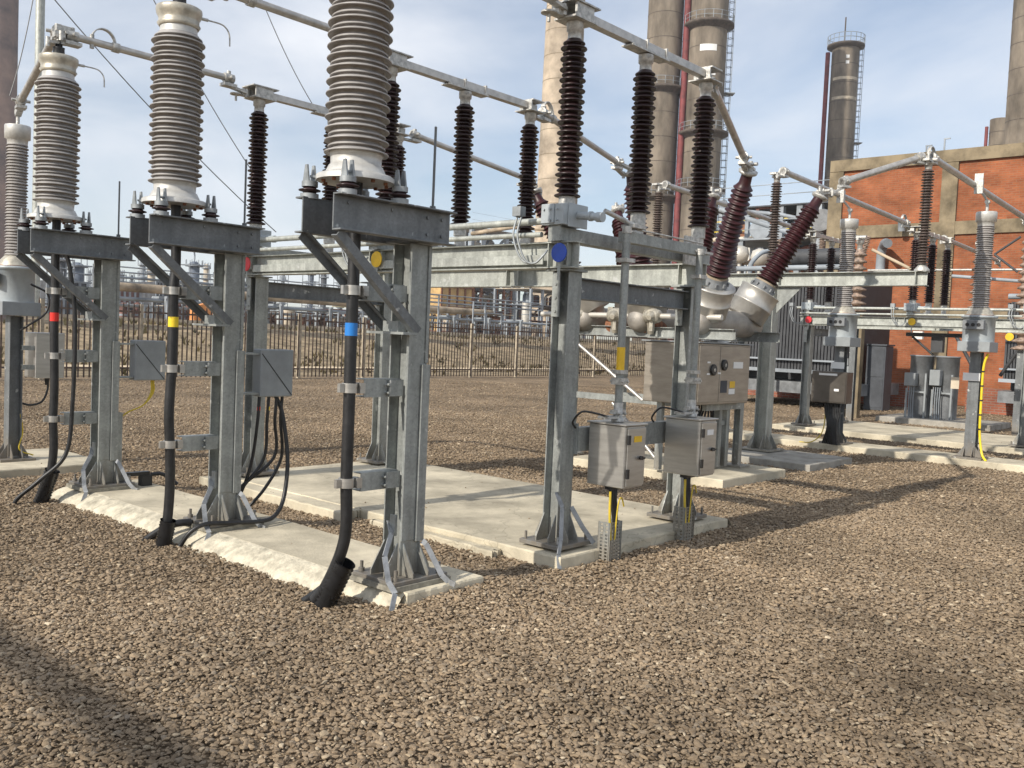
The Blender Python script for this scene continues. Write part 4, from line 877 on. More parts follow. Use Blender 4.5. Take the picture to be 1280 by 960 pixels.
protos = D.collections.new('stone_shapes')
for k in range(7):
    r = random.Random(50+k); t_ = (1+5**.5)/2
    iv = [(-1, t_, 0), (1, t_, 0), (-1, -t_, 0), (1, -t_, 0), (0, -1, t_), (0, 1, t_), (0, -1, -t_), (0, 1, -t_), (t_, 0, -1), (t_, 0, 1), (-t_, 0, -1), (-t_, 0, 1)]
    ifc = [(0, 11, 5), (0, 5, 1), (0, 1, 7), (0, 7, 10), (0, 10, 11), (1, 5, 9), (5, 11, 4), (11, 10, 2), (10, 7, 6), (7, 1, 8), (3, 9, 4), (3, 4, 2), (3, 2, 6), (3, 6, 8), (3, 8, 9), (4, 9, 5), (2, 4, 11), (6, 2, 10), (8, 6, 7), (9, 8, 1)]
    vs = [V(v).normalized() for v in iv]; fs = []; mid = {}
    def mp_(a, b_):
        key = (min(a, b_), max(a, b_))
        if key not in mid: vs.append(((vs[a]+vs[b_])/2).normalized()); mid[key] = len(vs)-1
        return mid[key]
    for (a, b_, c_) in ifc:
        x, y, z = mp_(a, b_), mp_(b_, c_), mp_(c_, a); fs += [(a, x, z), (b_, y, x), (c_, z, y), (x, y, z)]
    sx, sy, sz = r.uniform(.85, 1.2), r.uniform(.65, .95), r.uniform(.34, .52)
    # cut a few facets so that stones look crushed
    pl = [(V((r.gauss(0, 1), r.gauss(0, 1), r.gauss(0, 1))).normalized(), r.uniform(.5, .8)) for _ in range(9)]
    out = []
    for v in vs:
        v = v*(1+.22*mnoise.noise(v*1.3+V((k*7, 0, 0))))
        for n_, d_ in pl:
            q = v.dot(n_)
            if q > d_: v = v-n_*(q-d_)
        out.append((v.x*sx, v.y*sy, v.z*sz))
    me = D.meshes.new('stone'); me.from_pydata(out, [], fs); me.materials.append(sm_); me.update()
    o = D.objects.new('stone', me); protos.objects.link(o)

rects = [(-.17, .49, -.27, 4.43), (1.27, 3.69, -.28, 4.31), (1.08, 1.28, 1.98, 4.3), (5.81, 7.46, .94, 3.26), (8.29, 9.76, .97, 2.63), (11.24, 12.06, -3.6, 5.2), (14.09, 17.0, -5.2, 4.36), (-.76, .81, 5.74, 7.21)]
pts = []; scl = []
def ring(d0, d1, sp_, s0, s1, seed):
    r = random.Random(seed); a0, a1 = YAW-.62, YAW+.62
    x0, y0 = CAM.x, CAM.y
    R_ = int(d1/sp_)+2
    for i in range(-R_, R_):
        for j in range(-R_, R_):
            x = x0+(i+r.random())*sp_; y = y0+(j+r.random())*sp_
            dx, dy = x-x0, y-y0; d = math.hypot(dx, dy)
            if d < d0 or d >= d1: continue
            if abs(math.atan2(dy, dx)-YAW) > .60: continue
            if y > 21.0 and d > 20: continue
            bad = False
            for (p, q, u, w) in rects:
                if p-.012 < x < q+.012 and u-.012 < y < w+.012: bad = True; break
            if bad and r.random() > .0025: continue
            s = s0*.8+(s1*1.12-s0*.8)*r.random()**2.2
            z = gz(x, y)+r.uniform(-.004, .007)
            if bad: z = .1+s*.3; s *= .55
            pts.append((x, y, z)); scl.append(s)
ring(2.4, 6.0, .0185, .0088, .0205, 1)
ring(6.0, 11, .0255, .0115, .022, 2)
ring(11, 20, .045, .015, .026, 3)
ring(20, 34, .11, .018, .03, 4)
rr = random.Random(77)
for k in range(300):   # scattered pale larger stones
    d = rr.uniform(3, 12); a = YAW+rr.uniform(-.5, .5); x, y = CAM.x+d*math.cos(a), CAM.y+d*math.sin(a)
    if any(p < x < q and u < y < w for (p, q, u, w) in rects): continue
    pts.append((x, y, gz(x, y)+.008)); scl.append(rr.uniform(.018, .030))
me = D.meshes.new('gravel'); me.from_pydata(pts, [], [])
at_ = me.attributes.new('sc', 'FLOAT', 'POINT'); at_.data.foreach_set('value', scl)
go = D.objects.new('gravel', me); C.objects.link(go)
tag(go, 'loose brown and grey crushed gravel covering the ground', 'gravel', None, 'stuff')
ng = D.node_groups.new('scatter', 'GeometryNodeTree'); ng.interface.new_socket('Geometry', in_out='INPUT', socket_type='NodeSocketGeometry'); ng.interface.new_socket('Geometry', in_out='OUTPUT', socket_type='NodeSocketGeometry')
gi = ng.nodes.new('NodeGroupInput'); gout = ng.nodes.new('NodeGroupOutput')
m2p = ng.nodes.new('GeometryNodeMeshToPoints'); iop = ng.nodes.new('GeometryNodeInstanceOnPoints'); ci = ng.nodes.new('GeometryNodeCollectionInfo')
ci.inputs['Collection'].default_value = protos; ci.inputs['Separate Children'].default_value = True; ci.inputs['Reset Children'].default_value = True
iop.inputs['Pick Instance'].default_value = True
rv = ng.nodes.new('FunctionNodeRandomValue'); rv.data_type = 'FLOAT_VECTOR'; rv.inputs[0].default_value = (-.32, -.32, 0); rv.inputs[1].default_value = (.32, .32, 6.283)
na = ng.nodes.new('GeometryNodeInputNamedAttribute'); na.data_type = 'FLOAT'; na.inputs['Name'].default_value = 'sc'
ng.links.new(gi.outputs[0], m2p.inputs[0]); ng.links.new(m2p.outputs[0], iop.inputs['Points']); ng.links.new(ci.outputs[0], iop.inputs['Instance'])
ng.links.new(rv.outputs[0], iop.inputs['Rotation']); ng.links.new(na.outputs[0], iop.inputs['Scale']); ng.links.new(iop.outputs[0], gout.inputs[0])
md = go.modifiers.new('scatter', 'NODES'); md.node_group = ng
print('stones', len(pts))

exec_bg = True
# ------------------------------------------------------------------ earth bank beyond the fence
bm_ = mat('scrubby_bank', (.33, .255, .165), .95, 0, .25, 1.6, bump=1, bscale=5, col2=(.10, .085, .055), spec=.1, detail=12)
m = MB(); P = []; Fs = []; nx, ny = 110, 26
for i in range(nx+1):
    for j in range(ny+1):
        x = -25+i*1.35; y = 23+j*1.35; t = max(0, min(1, (y-29)/12)); h_ = 1.55*t*t*(3-2*t)
        if y > 46: h_ *= max(0, 1-(y-46)/9)
        h_ += .22*mnoise.noise(V((x*.25, y*.25, 0)))*t+.10*mnoise.noise(V((x*1.1, y*1.1, 3)))*min(1, t*3)
        P.append((x, y, h_-.004 if t > 0 else -.004))
for i in range(nx):
    for j in range(ny): a = i*(ny+1)+j; Fs.append((a, a+ny+1, a+ny+2, a+1))
m.add(P, Fs, True); o = m.build('earth_bank', bm_, None); o['kind'] = 'structure'
m = MB()
P = []
for i in range(60):
    x = 7+i*.55; y = 25.6+.5*mnoise.noise(V((x*.3, 1, 0))); P += [(x, y, .06), (x, y+.5+.2*mnoise.noise(V((x*.5, 5, 0))), .16)]
m.add(P, [(2*i, 2*i+2, 2*i+3, 2*i+1) for i in range(59)], True); o = m.build('sandy_verge', mat('pale_sand', (.62, .50, .34), .95, 0, .2, 3), None); o['kind'] = 'structure'

m = MB()
m.bx(-10, 70, 44.6, 44.9, 0, 1.86); tag(m.build('low_wall', 'plantcream', None), 'low pale wall along the top of the bank beyond the fence', 'wall')
# scrub tufts on the bank
r_ = random.Random(5); mb = MB()
for k in range(2600):
    x = r_.uniform(0, 62); y = r_.uniform(23, 44); 
    if mnoise.noise(V((x*.22, y*.3, 9))) < -.02: continue
    t_ = max(0, min(1, (y-29)/12)); z = 1.55*t_*t_*(3-2*t_)+.22*mnoise.noise(V((x*.25, y*.25, 0)))*t_
    h_ = r_.uniform(.08, .34)
    for q in range(4):
        a = r_.uniform(0, 6.28); w_ = .05; dx, dy = math.cos(a)*h_*.5, math.sin(a)*h_*.5
        mb.add([(x-w_, y, z-.02), (x+w_, y, z-.02), (x+dx, y+dy, z+h_)], [(0, 1, 2)])
o = mb.build('scrub', mat('dry_scrub', (.24, .19, .09), .95, 0, .3, .8, col2=(.06, .06, .03)), None); tag(o, 'dry grass tufts and low scrub on the bank beyond the fence', 'scrub', None, 'stuff')
# ------------------------------------------------------------------ palisade fence
ft = thing('palisade_fence', (-2, 21.5, 0), 'long brown palisade fence with spiked pales along the back of the gravel yard', 'fence')
x = -2; k = 0
while x < 46:
    m = MB(); m.bx(x+2-.05, x+2+.05, .05, .15, -.05, 2.15); m.build('fence_post', 'fencepost', ft)
    m = MB()
    for z in (.28, 1.9): m.bx(x+2+.05, x+2+2.70, .0, .045, z, z+.05)
    q = x+2+.16
    while q < x+2+2.72:
        w = .022; m.bx(q-w, q+w, -.012, -.002, .04, 2.08)
        m.poly([(q-w, -.012, 2.08), (q+w, -.012, 2.08), (q, -.012, 2.2)], (0, .01, 0)); q += .155
    m.build('pale_panel', 'fence', ft)
    x += 2.75; k += 1

# ------------------------------------------------------------------ brick building
BX = 30.; Y0, Y1 = -9., 10.2; ZT = 8.75
bt_ = thing('brick_building', (BX, 0, 0), 'orange red brick building with a tan concrete frame, at the right behind the far bay', 'building')
m = MB(); m.bx(0, 14, Y0, Y1-.05, 0, ZT-.4); m.build('wall', 'brick', bt_)
fc = MB()
fc.bx(-.12, 14.1, Y0-.1, Y1+.05, ZT-.42, ZT+.0); fc.build('parapet', 'bwall', bt_)
m = MB(); m.bx(-.081, -.002, Y0, Y1-.46, 5.85, 6.3); m.bx(-.078, -.002, Y0, Y1-.46, 2.9, 3.3); m.build('concrete_band', 'bwall', bt_)
for y in (Y1-.2, 6.0, 1.0, -4.0):
    m = MB(); m.bx(-.10, .0-.002, y-.26, y+.26, 0, ZT-.43); m.build('concrete_column', 'bwall', bt_)
for (y, z, h_) in ((7.0, ZT, .32), (6.4, ZT, .5)):
    m = MB(); m.cyl((.4, y, z), (.4, y, z+h_), .03, n=8); m.box((.4, y-.08, z+h_), (.05, .22, .04)); m.build('roof_vent', 'plantgrey', bt_)
pl = thing('brick_plinth', (26.2, 8.2, 0), 'low red brick plinth wall under the dark transformer', 'wall')
m = MB(); m.bx(0, .3, -2.9, 6.0, 0, .75); m.build('brickwork', 'brick2', pl)
pl = thing('brick_plinth', (26.2, 3.4, 0), 'low red brick plinth wall at the right edge behind the transformer post', 'wall')
m = MB(); m.bx(0, .3, -9, .6, 0, .75); m.build('brickwork', 'brick2', pl)
m = MB(); m.lathe([(0, .12), (.3, .12), (.4, .2)], (29.6, 7.4, 6.0), (-.2, 0, 1), n=16); m.tube(bez([(29.7, 8.1, 4.2), (29.7, 8.1, 5.2), (29.6, 8.0, 5.5), (29.2, 7.8, 5.55), (28.9, 7.6, 5.5)], 5), .16, 12)
tag(m.build('vent_duct', 'plantgrey', None), 'grey hooked vent pipe in front of the brick wall', 'vent pipe')

# ------------------------------------------------------------------ transformer group
def transformer(x, y, s, lab):
    t = thing('power_transformer', (x, y, 0), lab, 'transformer', 'oil transformers before the brick building')
    m = MB(); m.bx(.8*s, 3.2*s, -1.5*s, 1.5*s, .75, .75+2.5*s); m.build('tank', 'txgrey', t, bevel=.02)
    m = MB(); m.bx(.3, 3.5*s, -1.7*s, 1.7*s, .4, .74); m.build('bund_base', 'txgrey2', t)
    for b_ in range(4):
        m = MB(); y0 = -1.5*s+b_*.78*s
        for k in range(9): m.bx(0, .72*s, y0+k*.078*s, y0+k*.078*s+.055*s, 1.1, .9+2.35*s)
        m.cyl((.36*s, y0, .95+2.3*s), (.36*s, y0+.66*s, .95+2.3*s), .05, n=8); m.cyl((.36*s, y0, 1.05), (.36*s, y0+.66*s, 1.05), .05, n=8)
        m.build('radiator', 'txgrey', t)
    m = MB(); m.lathe([(0, .02), (.0, .19*s), (.06, .21*s), (2.0*s, .21*s), (2.06*s, .19*s), (2.06*s, .02)], (1.9*s, -1.0*s, .75+3.05*s), (0, 1, 0), n=24); m.build('conservator', 'txgrey', t)
    m = MB()
    for k in range(2): m.bx(1.8*s, 2.0*s, -.8*s+k*1.5*s, -.7*s+k*1.5*s, .75+2.5*s, .75+2.78*s)
    m.build('conservator_leg', 'txgrey2', t)
    for k in range(3):
        m = MB(); m.lathe(shed_profile(0, 1.1*s, .05, .11, .09, .1, .02), (2.3*s, (-.9+.9*k)*s, .75+2.5*s), (.0, (-.25+.25*k), 1), n=16); m.build('bushing', 'shed_brown', t)
    m = MB(); m.tube(bez([(.9*s, 1.2*s, .75+2.5*s), (.9*s, 1.2*s, .75+2.8*s), (1.2*s, 1.1*s, .75+3.1*s), (1.5*s, 1.0*s, .75+3.2*s)], 5), .07, 10); m.cyl((.36*s, -1.5*s, 1.0+2.45*s), (.36*s, 1.6*s, 1.0+2.45*s), .08, n=10)
    m.build('oil_pipe', 'plantgrey', t)
    m = MB(); m.bar((-.1, -1.6*s, .3), (.6, -1.6*s, 2.6*s), -.05, .05, -.03, .03); m.bar((-.1, 0, .3), (.0, 0, 1.0), -.05, .05, -.03, .03); m.bx(-.14, -.06, -1.6*s, 1.6*s, 1.0, 1.1); m.bx(-.14, -.06, -1.6*s, 1.6*s, 1.35, 1.4); m.build('support_frame', 'plantgrey', t)
    return t
transformer(21.5, 8.0, 1.25, 'dark grey oil transformer with radiator fins, behind the leaning bushings')
transformer(25.0, 1.2, 1.0, 'oil transformer at the right edge behind the rightmost current transformer')

# paired grey drums with boxes
for k, (x, y) in enumerate(((20.0, 3.34), (20.15, 2.78))):
    t = thing('surge_drum', (x, y, .12), 'tall grey steel drum with a junction box, %s of the pair before the brick wall' % ('left' if k == 0 else 'right'), 'drum', 'pair of grey steel drums')
    m = MB(); m.lathe([(0, .265), (1.50, .265), (1.505, .285), (1.54, .285), (1.545, .25)], n=32); m.build('shell', 'txgrey2', t)
    m = MB(); m.bx(-.50, -.275, -.02+.04*k, .24+.02*k, .78+.04*k, 1.10+.1*k); m.build('junction_box', 'greybox', t, bevel=.01)
    m = MB(); m.bx(-.36, -.32, -.24, -.20, -.1, 1.1); m.bx(-.36, -.32, .20, .24, -.1, .72); m.bx(-.36, -.32, -.1995, .1995, .62, .66); m.build('stand', 'greybox', t)
    m = MB()
    for q in range(4): m.tube(bez([(-.42, .02+.05*q, .78), (-.44, .02+.05*q, .4), (-.46, .0+.05*q, -.05)], 4), .013, 8)
    m.build('cable_tail', 'plantgrey', t)
slab('drum_plinth', 19.2, 21.0, 1.5, 4.1, .12, 'concrete_dark', 11)
# kiosk
t = thing('kiosk', (23.3, 5.42, 0), 'slate grey two-part kiosk cabinet standing before the brick wall', 'kiosk')
m = MB(); m.bx(0, .6, 0, .56, 0, 1.88); m.build('body', 'kiosk', t, bevel=.01)
for z in (.08, .98):
    m = MB(); m.bx(-.012, -.001, .04, .52, z, z+.84); m.build('door', 'kiosk', t, bevel=.004)
m = MB(); m.bx(-.04, .64, -.03, .59, 1.885, 1.93); m.build('lid', 'kiosk', t)
# concrete post with cables and boxes
t = thing('concrete_post', (19.7, 4.86, 0), 'weathered brown concrete post with dark cables and small boxes', 'post')
m = MB(); m.bx(-.1, .12, -.12, .14, -.05, 2.6); m.build('shaft', 'bwall', t)
m = MB(); m.bx(-.2, -.101, .1, .42, .75, 1.3); m.bx(-.2, -.101, .14, .34, 1.32, 1.5); m.build('small_box', 'greybox', t)
m = MB(); m.tube(bez([(-.15, .2, 2.2), (-.17, .2, 1.5), (-.2, .2, .6), (-.2, .25, .1)], 4), .03, 8); m.box((-.2, .25, .06), (.14, .2, .25)); m.build('cable_tail', 'rubber', t)

# distant weathered post insulators before the wall
for (px, y0, y1, X, lab) in ((1070, 372, 312, 17.8, 'left'), (1222, 378, 320, 18.5, 'right'), (1277, 420, 296, 18.5, 'edge')):
    p = at(px, y0+18, 'x', X); q = at(px, y1, 'x', X)
    t = thing('post_insulator', (p.x, p.y, p.z), {'left': 'weathered wide-shed insulator left of the raking wires before the brick wall', 'right': 'weathered wide-shed insulator just behind the rightmost current transformer', 'edge': 'weathered wide-shed insulator at the right edge of the picture'}[lab], 'insulator', 'weathered wide-shed insulators before the brick wall')
    m = MB(); H = q.z-p.z; n_ = max(4, int(H/.16)); pr = []
    for k in range(n_):
        h_ = H*k/n_; s = .22-.006*k; pr += [(h_, .1), (h_+.02, s), (h_+.045, s), (h_+.1, .09)]
    m.lathe(pr+[(H, .07)], n=20); m.build('sheds', 'shed_brown', t)
    m = MB(); m.lathe([(H, .06), (H+.12, .06), (H+.13, .09), (H+.2, .09)], n=14); m.bx(-.2, .2, -.03, .03, H+.2, H+.26); m.cyl((0, -.14, H+.28), (0, .14, H+.28), .05, n=10); m.build('head_clamp', 'cast', t)
    m = MB(); m.isec((0, 0, -p.z), (0, 0, -.01), .14, .14, .012, (1, 0, 0)); m.build('post', 'galv_shade', t)
# raking rods
def rod(a, b, X, r, mt, lab, cat='rod'):
    p = at(*a, 'x', X); q = at(*b, 'x', X); m = MB(); m.cyl((0, 0, 0), q-p, r, n=8); tag(m.build('contact_rod', mt, None), lab, cat).location = p
rod((1090, 312), (1140, 337), 17.6, .035, 'sandpipe', 'thin brownish rod sloping down right of the left weathered insulator')
rod((1243, 318), (1276, 296), 18.5, .025, 'txgrey', 'dark rod rising from the rightmost transformer towards the right edge')
rod((1243, 318), (1272, 340), 18.5, .025, 'txgrey', 'dark rod falling from the rightmost transformer towards the right edge')
rod((1085, 338), (1282, 337), 22, .03, 'cast', 'thin pale horizontal rail across the brick wall')
rod((1190, 345), (1282, 352), 20, .04, 'plantgrey', 'grey horizontal tube low across the brick wall')
rod((1250, 470), (1282, 425), 19, .04, 'txgrey', 'dark raking brace low at the right edge')
rod((1195, 420), (1222, 470), 18.2, .04, 'txgrey', 'dark raking brace left of the rightmost transformer post')
m = MB(); p = at(1262, 421, 'x', 14.25); m.lathe([(0, .07), (.01, .07)], p, (-1, 0, 0), n=20); tag(m.build('phase_disc', 'yellow', None), 'small yellow disc low at the right edge under the far frame', 'sign')
m = MB(); p = at(1165, 420, 'x', 16.5); m.bx(p.x-.1, p.x, p.y-1.1, p.y+.5, p.z-.02, p.z+.06); m.bx(p.x-.1, p.x+.05, p.y-.25, p.y-.02, p.z-.34, p.z-.021); m.cyl((p.x, p.y+.4, p.z-.02), (p.x, p.y-.05, p.z-.4), .025, n=6); tag(m.build('drive_gear', 'txgrey', None), 'dark drive gear hanging beneath the far frame', 'mechanism')
m = MB(); p = at(1147, 417, 'x', 17); m.bx(p.x, p.x+.1, p.y-.1, p.y+.1, p.z-.12, p.z+.05); tag(m.build('bulkhead_lamp', 'white', None), 'small white bulkhead lamp seen under the far frame', 'lamp')

# ------------------------------------------------------------------ chimneys
def chimney(px, py, depth, rad, ztop, mt, lab, bands=(), redpipe=0, ladder=0, top=False, flare=0., patch=(), rings=True):
    d = fw + rt*((px-640)/F) - up*((py-480)/F); p = CAM+d*depth; x, y = p.x, p.y
    t = thing('chimney', (x, y, 0), lab, 'chimney', 'tall industrial chimneys')
    m = MB(); pr = [(0, rad*(1+flare))]; n = 30
    for k in range(1, n+1): pr.append((ztop*k/n, rad*(1+flare*(1-k/n))))
    m.lathe(pr, n=40); s = m.build('shaft', mt, t)
    m = MB()
    nb = int(ztop/(rad*1.35)) if rings else 0
    for k in range(1, nb):
        z = ztop*k/nb; r_ = rad*(1+flare*(1-z/ztop)); m.lathe([(-.045, r_-.02), (-.035, r_+.02), (.035, r_+.02), (.045, r_-.02)], (0, 0, z), n=40, caps=False)
    if rings: m.build('joint_ring', 'stackband' if mt != 'stack_cream' else 'bwall', s)
    for z in bands:
        r_ = rad*(1+flare*(1-z/ztop)); m = MB(); m.lathe([(-.6, r_-.05), (-.1, r_+.32), (.0, r_+.8), (.3, r_+.8), (.31, r_-.05)], (0, 0, z), n=40); pf = m.build('platform', 'stackband', t)
        m = MB(); a_ = 18
        for k in range(a_): a = k*2*math.pi/a_; m.cyl((math.cos(a)*(r_+.75), math.sin(a)*(r_+.75), z+.26), (math.cos(a)*(r_+.75), math.sin(a)*(r_+.75), z+1.3), .04, n=4)
        for zz in (.75, 1.3):
            P = [(math.cos(k*2*math.pi/36)*(r_+.75), math.sin(k*2*math.pi/36)*(r_+.75), z+zz) for k in range(37)]; m.tube(P, .035, 4, False)
        m.build('railing', 'plantgrey', pf)
    sd = V((rt0.x, rt0.y, 0))
    if redpipe:
        q = sd*(-redpipe*rad); m = MB(); m.cyl((q.x, q.y, 0), (q.x, q.y, ztop-1), rad*.17, n=12); m.build('riser_pipe', 'redpipe', t)
    if ladder:
        m = MB(); q = sd*(rad*1.12*ladder); w_ = V((fw.x, fw.y, 0)).normalized()
        for s_ in (-.35, .35): m.cyl((q.x+w_.x*s_+sd.x*.5, q.y+w_.y*s_+sd.y*.5, 2), (q.x+w_.x*s_+sd.x*.5, q.y+w_.y*s_+sd.y*.5, ztop+1), .045, n=5)
        for s_ in (-.35, .35): m.cyl((q.x+w_.x*s_-sd.x*.2, q.y+w_.y*s_-sd.y*.2, 2), (q.x+w_.x*s_-sd.x*.2, q.y+w_.y*s_-sd.y*.2, ztop+1), .045, n=5)
        z = 2
        while z < ztop+1:
            c_ = V((q.x, q.y, z)); P = [c_+sd*(-.2), c_+w_*.35+sd*.15, c_+sd*.55, c_-w_*.35+sd*.15, c_+sd*(-.2)]; m.tube(P, .04, 4, False); z += .9
        for z in (ztop*.45, ztop*.7):
            c_ = V((q.x, q.y, z)); m.box(c_+sd*.3, (1.4, 1.4, .12), YAW); 
        m.build('caged_ladder', 'plantgrey', t)
    for (z, w_a, h_, mt_) in patch:
        r_ = rad*(1+flare*(1-z/ztop))+.03; m = MB(); a0 = math.atan2(-fw.y, -fw.x)-.15; P = []
        for k in range(9):
            a = a0+w_a*(k/8-.5); P += [(math.cos(a)*r_, math.sin(a)*r_, z), (math.cos(a)*r_, math.sin(a)*r_, z+h_)]
        m.add(P, [(2*k+1, 2*k+3, 2*k+2, 2*k) if False else (2*k, 2*k+2, 2*k+3, 2*k+1) for k in range(8)], True); m.build('paint_patch', mt_, t)
    if top:
        m = MB(); m.lathe([(0, rad+.02), (.3, rad+.8), (.6, rad+.8), (.62, rad-.3)], (0, 0, ztop-.4), n=36); m.cyl((.5, .5, ztop), (.5, .5, ztop+5), .12, n=6); hd = m.build('head_platform', 'stackband', t)
        m = MB()
        for k in range(20): a = k*math.pi/10; m.cyl((math.cos(a)*(rad+.75), math.sin(a)*(rad+.75), ztop+.2), (math.cos(a)*(rad+.75), math.sin(a)*(rad+.75), ztop+1.6), .05, n=4)
        for zz in (.9, 1.6): m.tube([(math.cos(k*math.pi/18)*(rad+.75), math.sin(k*math.pi/18)*(rad+.75), ztop+zz) for k in range(37)], .05, 4, False)
        m.build('railing', 'plantgrey', hd)
    return t
chimney(697, 233, 130, 2.45, 75, 'stack_cream', 'cream chimney behind the nearest dark disconnector insulator', flare=.25)
chimney(821, 240, 120, 2.25, 75, 'stack', 'brown grey chimney behind the middle disconnector insulator', bands=(20.4, 34.2), ladder=1)
chimney(875, 240, 118, 2.35, 75, 'stack', 'brown grey chimney with a white painted patch and a red riser pipe', bands=(21.3, 28.4, 41.9), redpipe=1.18, ladder=1, patch=((38.4, .9, .8, 'white'), (35.4, .9, .6, 'white')))
chimney(1049, 198, 150, 2.1, 50.8, 'stack', 'lone brown grey chimney with a railed top left of the brick building', redpipe=1.35, ladder=1, top=True, patch=((42.1, 2.2, .45, 'plantcream'), (45.2, 2.2, .45, 'plantcream'), (47.6, .25, .5, 'white'), (48.5, .25, .5, 'white')))
chimney(1251, 150, 120, 1.25, 32.7, 'stack', 'short chimney left of a pair behind the brick building roof', redpipe=1.4)
chimney(1286, 100, 110, 2.2, 60, 'stack', 'chimney cut off by the right edge above the brick roof')
chimney(-7, 180, 40, .84, 60, 'stack_rust', 'rusty brown column at the left edge of the picture', rings=False)
chimney(47, 200, 48, .22, 60, 'galv_beam', 'slim grey mast behind the red-banded cable end', rings=False)

# ------------------------------------------------------------------ refinery beyond the fence
def P2(px, py, Y): return at(px, py, 'y', Y)
# pipe rack along X
pr_ = thing('pipe_rack', (0, 56, 0), 'long pipe rack with a fat sandy lagged pipe beyond the fence', 'pipe rack')
a = P2(120, 369, 56); b2 = P2(615, 383, 56)
zp = (a.z+b2.z)/2
m = MB(); m.cyl((a.x, 0, zp), (b2.x, 0, zp), .30, n=18); m.build('fat_pipe', 'sandpipe', pr_)
m = MB(); 
for (dz, dy, r_) in ((-.75, 0, .12), (-.75, .8, .12), (.65, .5, .08), (1.35, .5, .05), (1.0, .5, .05), (-1.2, .4, .1)): m.cyl((a.x, dy, zp+dz), (b2.x+8, dy, zp+dz), r_, n=8)
m.build('small_pipe', 'plantgrey', pr_)
x = a.x
m = MB()
while x < b2.x+8:
    m.bx(x-.12, x+.12, -.6, -.4, 0, zp-.5); m.bx(x-.12, x+.12, 1.2, 1.4, 0, zp-.5); m.bx(x-.1, x+.1, -.7, 1.4, zp-.6, zp-.45)
    m.cyl((x, .5, zp-.4), (x, .5, zp+1.4), .04, n=5); x += 4.6
m.build('trestle', 'plantgrey', pr_)
def tower(px0, px1, py_top, Y, mt, lab, cap=None, scaff=False, bottom=0):
    p = P2((px0+px1)/2, py_top, Y); q = P2(px1, py_top, Y); o_ = P2(px0, py_top, Y); r_ = abs((q-o_).length)/2
    t = thing('process_tower', (p.x, p.y, 0), lab, 'process tower', 'refinery towers beyond the fence')
    m = MB(); m.lathe([(0, r_), (p.z*.97, r_), (p.z, r_*.5)], n=20); m.build('vessel', mt, t)
    m = MB()
    k = p.z
    while k > p.z*.35:
        m.lathe([(0, r_*1.0), (0, r_*1.7), (.2, r_*1.7), (.21, r_*1.0)], (0, 0, k*.93), n=14)
        for q_ in range(8): a_ = q_*math.pi/4; m.cyl((math.cos(a_)*r_*1.6, math.sin(a_)*r_*1.6, k*.93), (math.cos(a_)*r_*1.6, math.sin(a_)*r_*1.6, k*.93+1.2), .07, n=4)
        k -= r_*4.5
    m.build('platform', 'plantgrey', t)
    if cap:
        m = MB(); m.tube(bez([(0, 0, p.z), (0, 0, p.z+r_*1.5), (-r_*.5, 0, p.z+r_*2.2), (-r_*1.5, 0, p.z+r_*2)], 4), r_*.15, 8); m.build('flare_pipe', 'plantgrey', t)
    if scaff:
        m = MB(); w_ = r_*2.0
        for (a_, b_) in ((-1, -1), (1, -1), (1, 1), (-1, 1)): m.cyl((a_*w_, b_*w_, 0), (a_*w_, b_*w_, p.z*.96), .1, n=4)
        for k in range(8):
            z = p.z*.95*(k+1)/8
            for (a_, b_, c_, d_) in ((-1, -1, 1, -1), (1, -1, 1, 1), (1, 1, -1, 1), (-1, 1, -1, -1)): m.cyl((a_*w_, b_*w_, z), (c_*w_, d_*w_, z), .08, n=4)
        m.build('scaffold', 'plantgrey', t)
tower(175, 182, 326, 160, 'plantgrey', 'slim grey tower with a platform, left of the yellow-banded cable', scaff=False)
tower(184, 194, 336, 170, 'plantcream', 'pale scaffolded tower just left of the yellow-banded cable', scaff=True)
tower(237, 249, 327, 150, 'plantblue', 'blue grey tower with a hooked flare pipe right of the yellow-banded cable', cap=True, scaff=True)
tower(255, 261, 330, 165, 'plantcream', 'cream thin tower beside the blue grey tower')
tower(70, 82, 320, 120, 'plantdark', 'dark tower seen under the head of the red-banded stand', scaff=True)
tower(88, 104, 328, 125, 'plantblue', 'blue dark tower right of the red-banded cable', scaff=True)
tower(386, 392, 338, 140, 'plantblue', 'short blue tower between the near frame beams, left', scaff=True)
tower(636, 640, 305, 170, 'plantcream', 'thin pale tower behind the middle of the near frame')
tower(902, 908, 250, 90, 'plantgrey', 'slim laddered tower between the chimney and the left maroon bushing', scaff=True)
for k, (a_, b_, pt, Y_, mt_) in enumerate(((150, 154, 340, 175, 'plantgrey'), (163, 167, 344, 180, 'plantdark'), (205, 210, 343, 190, 'plantgrey'), (226, 230, 340, 185, 'plantcream'), (268, 272, 342, 190, 'plantblue'), (322, 327, 330, 170, 'plantgrey'), (352, 356, 336, 180, 'plantgrey'), (402, 408, 342, 170, 'plantdark'), (424, 429, 340, 175, 'plantgrey'), (110, 114, 338, 180, 'plantgrey'))):
    tower(a_, b_, pt, Y_, mt_, ['faint grey tower leftmost right of the red-banded stand', 'faint short dark tower left of the yellow-banded cable', 'faint grey tower just right of the yellow-banded cable', 'faint cream tower left of the hooked blue tower', 'faint blue grey tower right of the cream thin tower', 'faint grey tower by the red disc post', 'faint grey tower right of the red disc post', 'faint dark tower between the near frame beams', 'faint grey tower near the blue-banded cable', 'faint grey tower just behind the red-banded stand post'][k], scaff=k % 2 == 0)
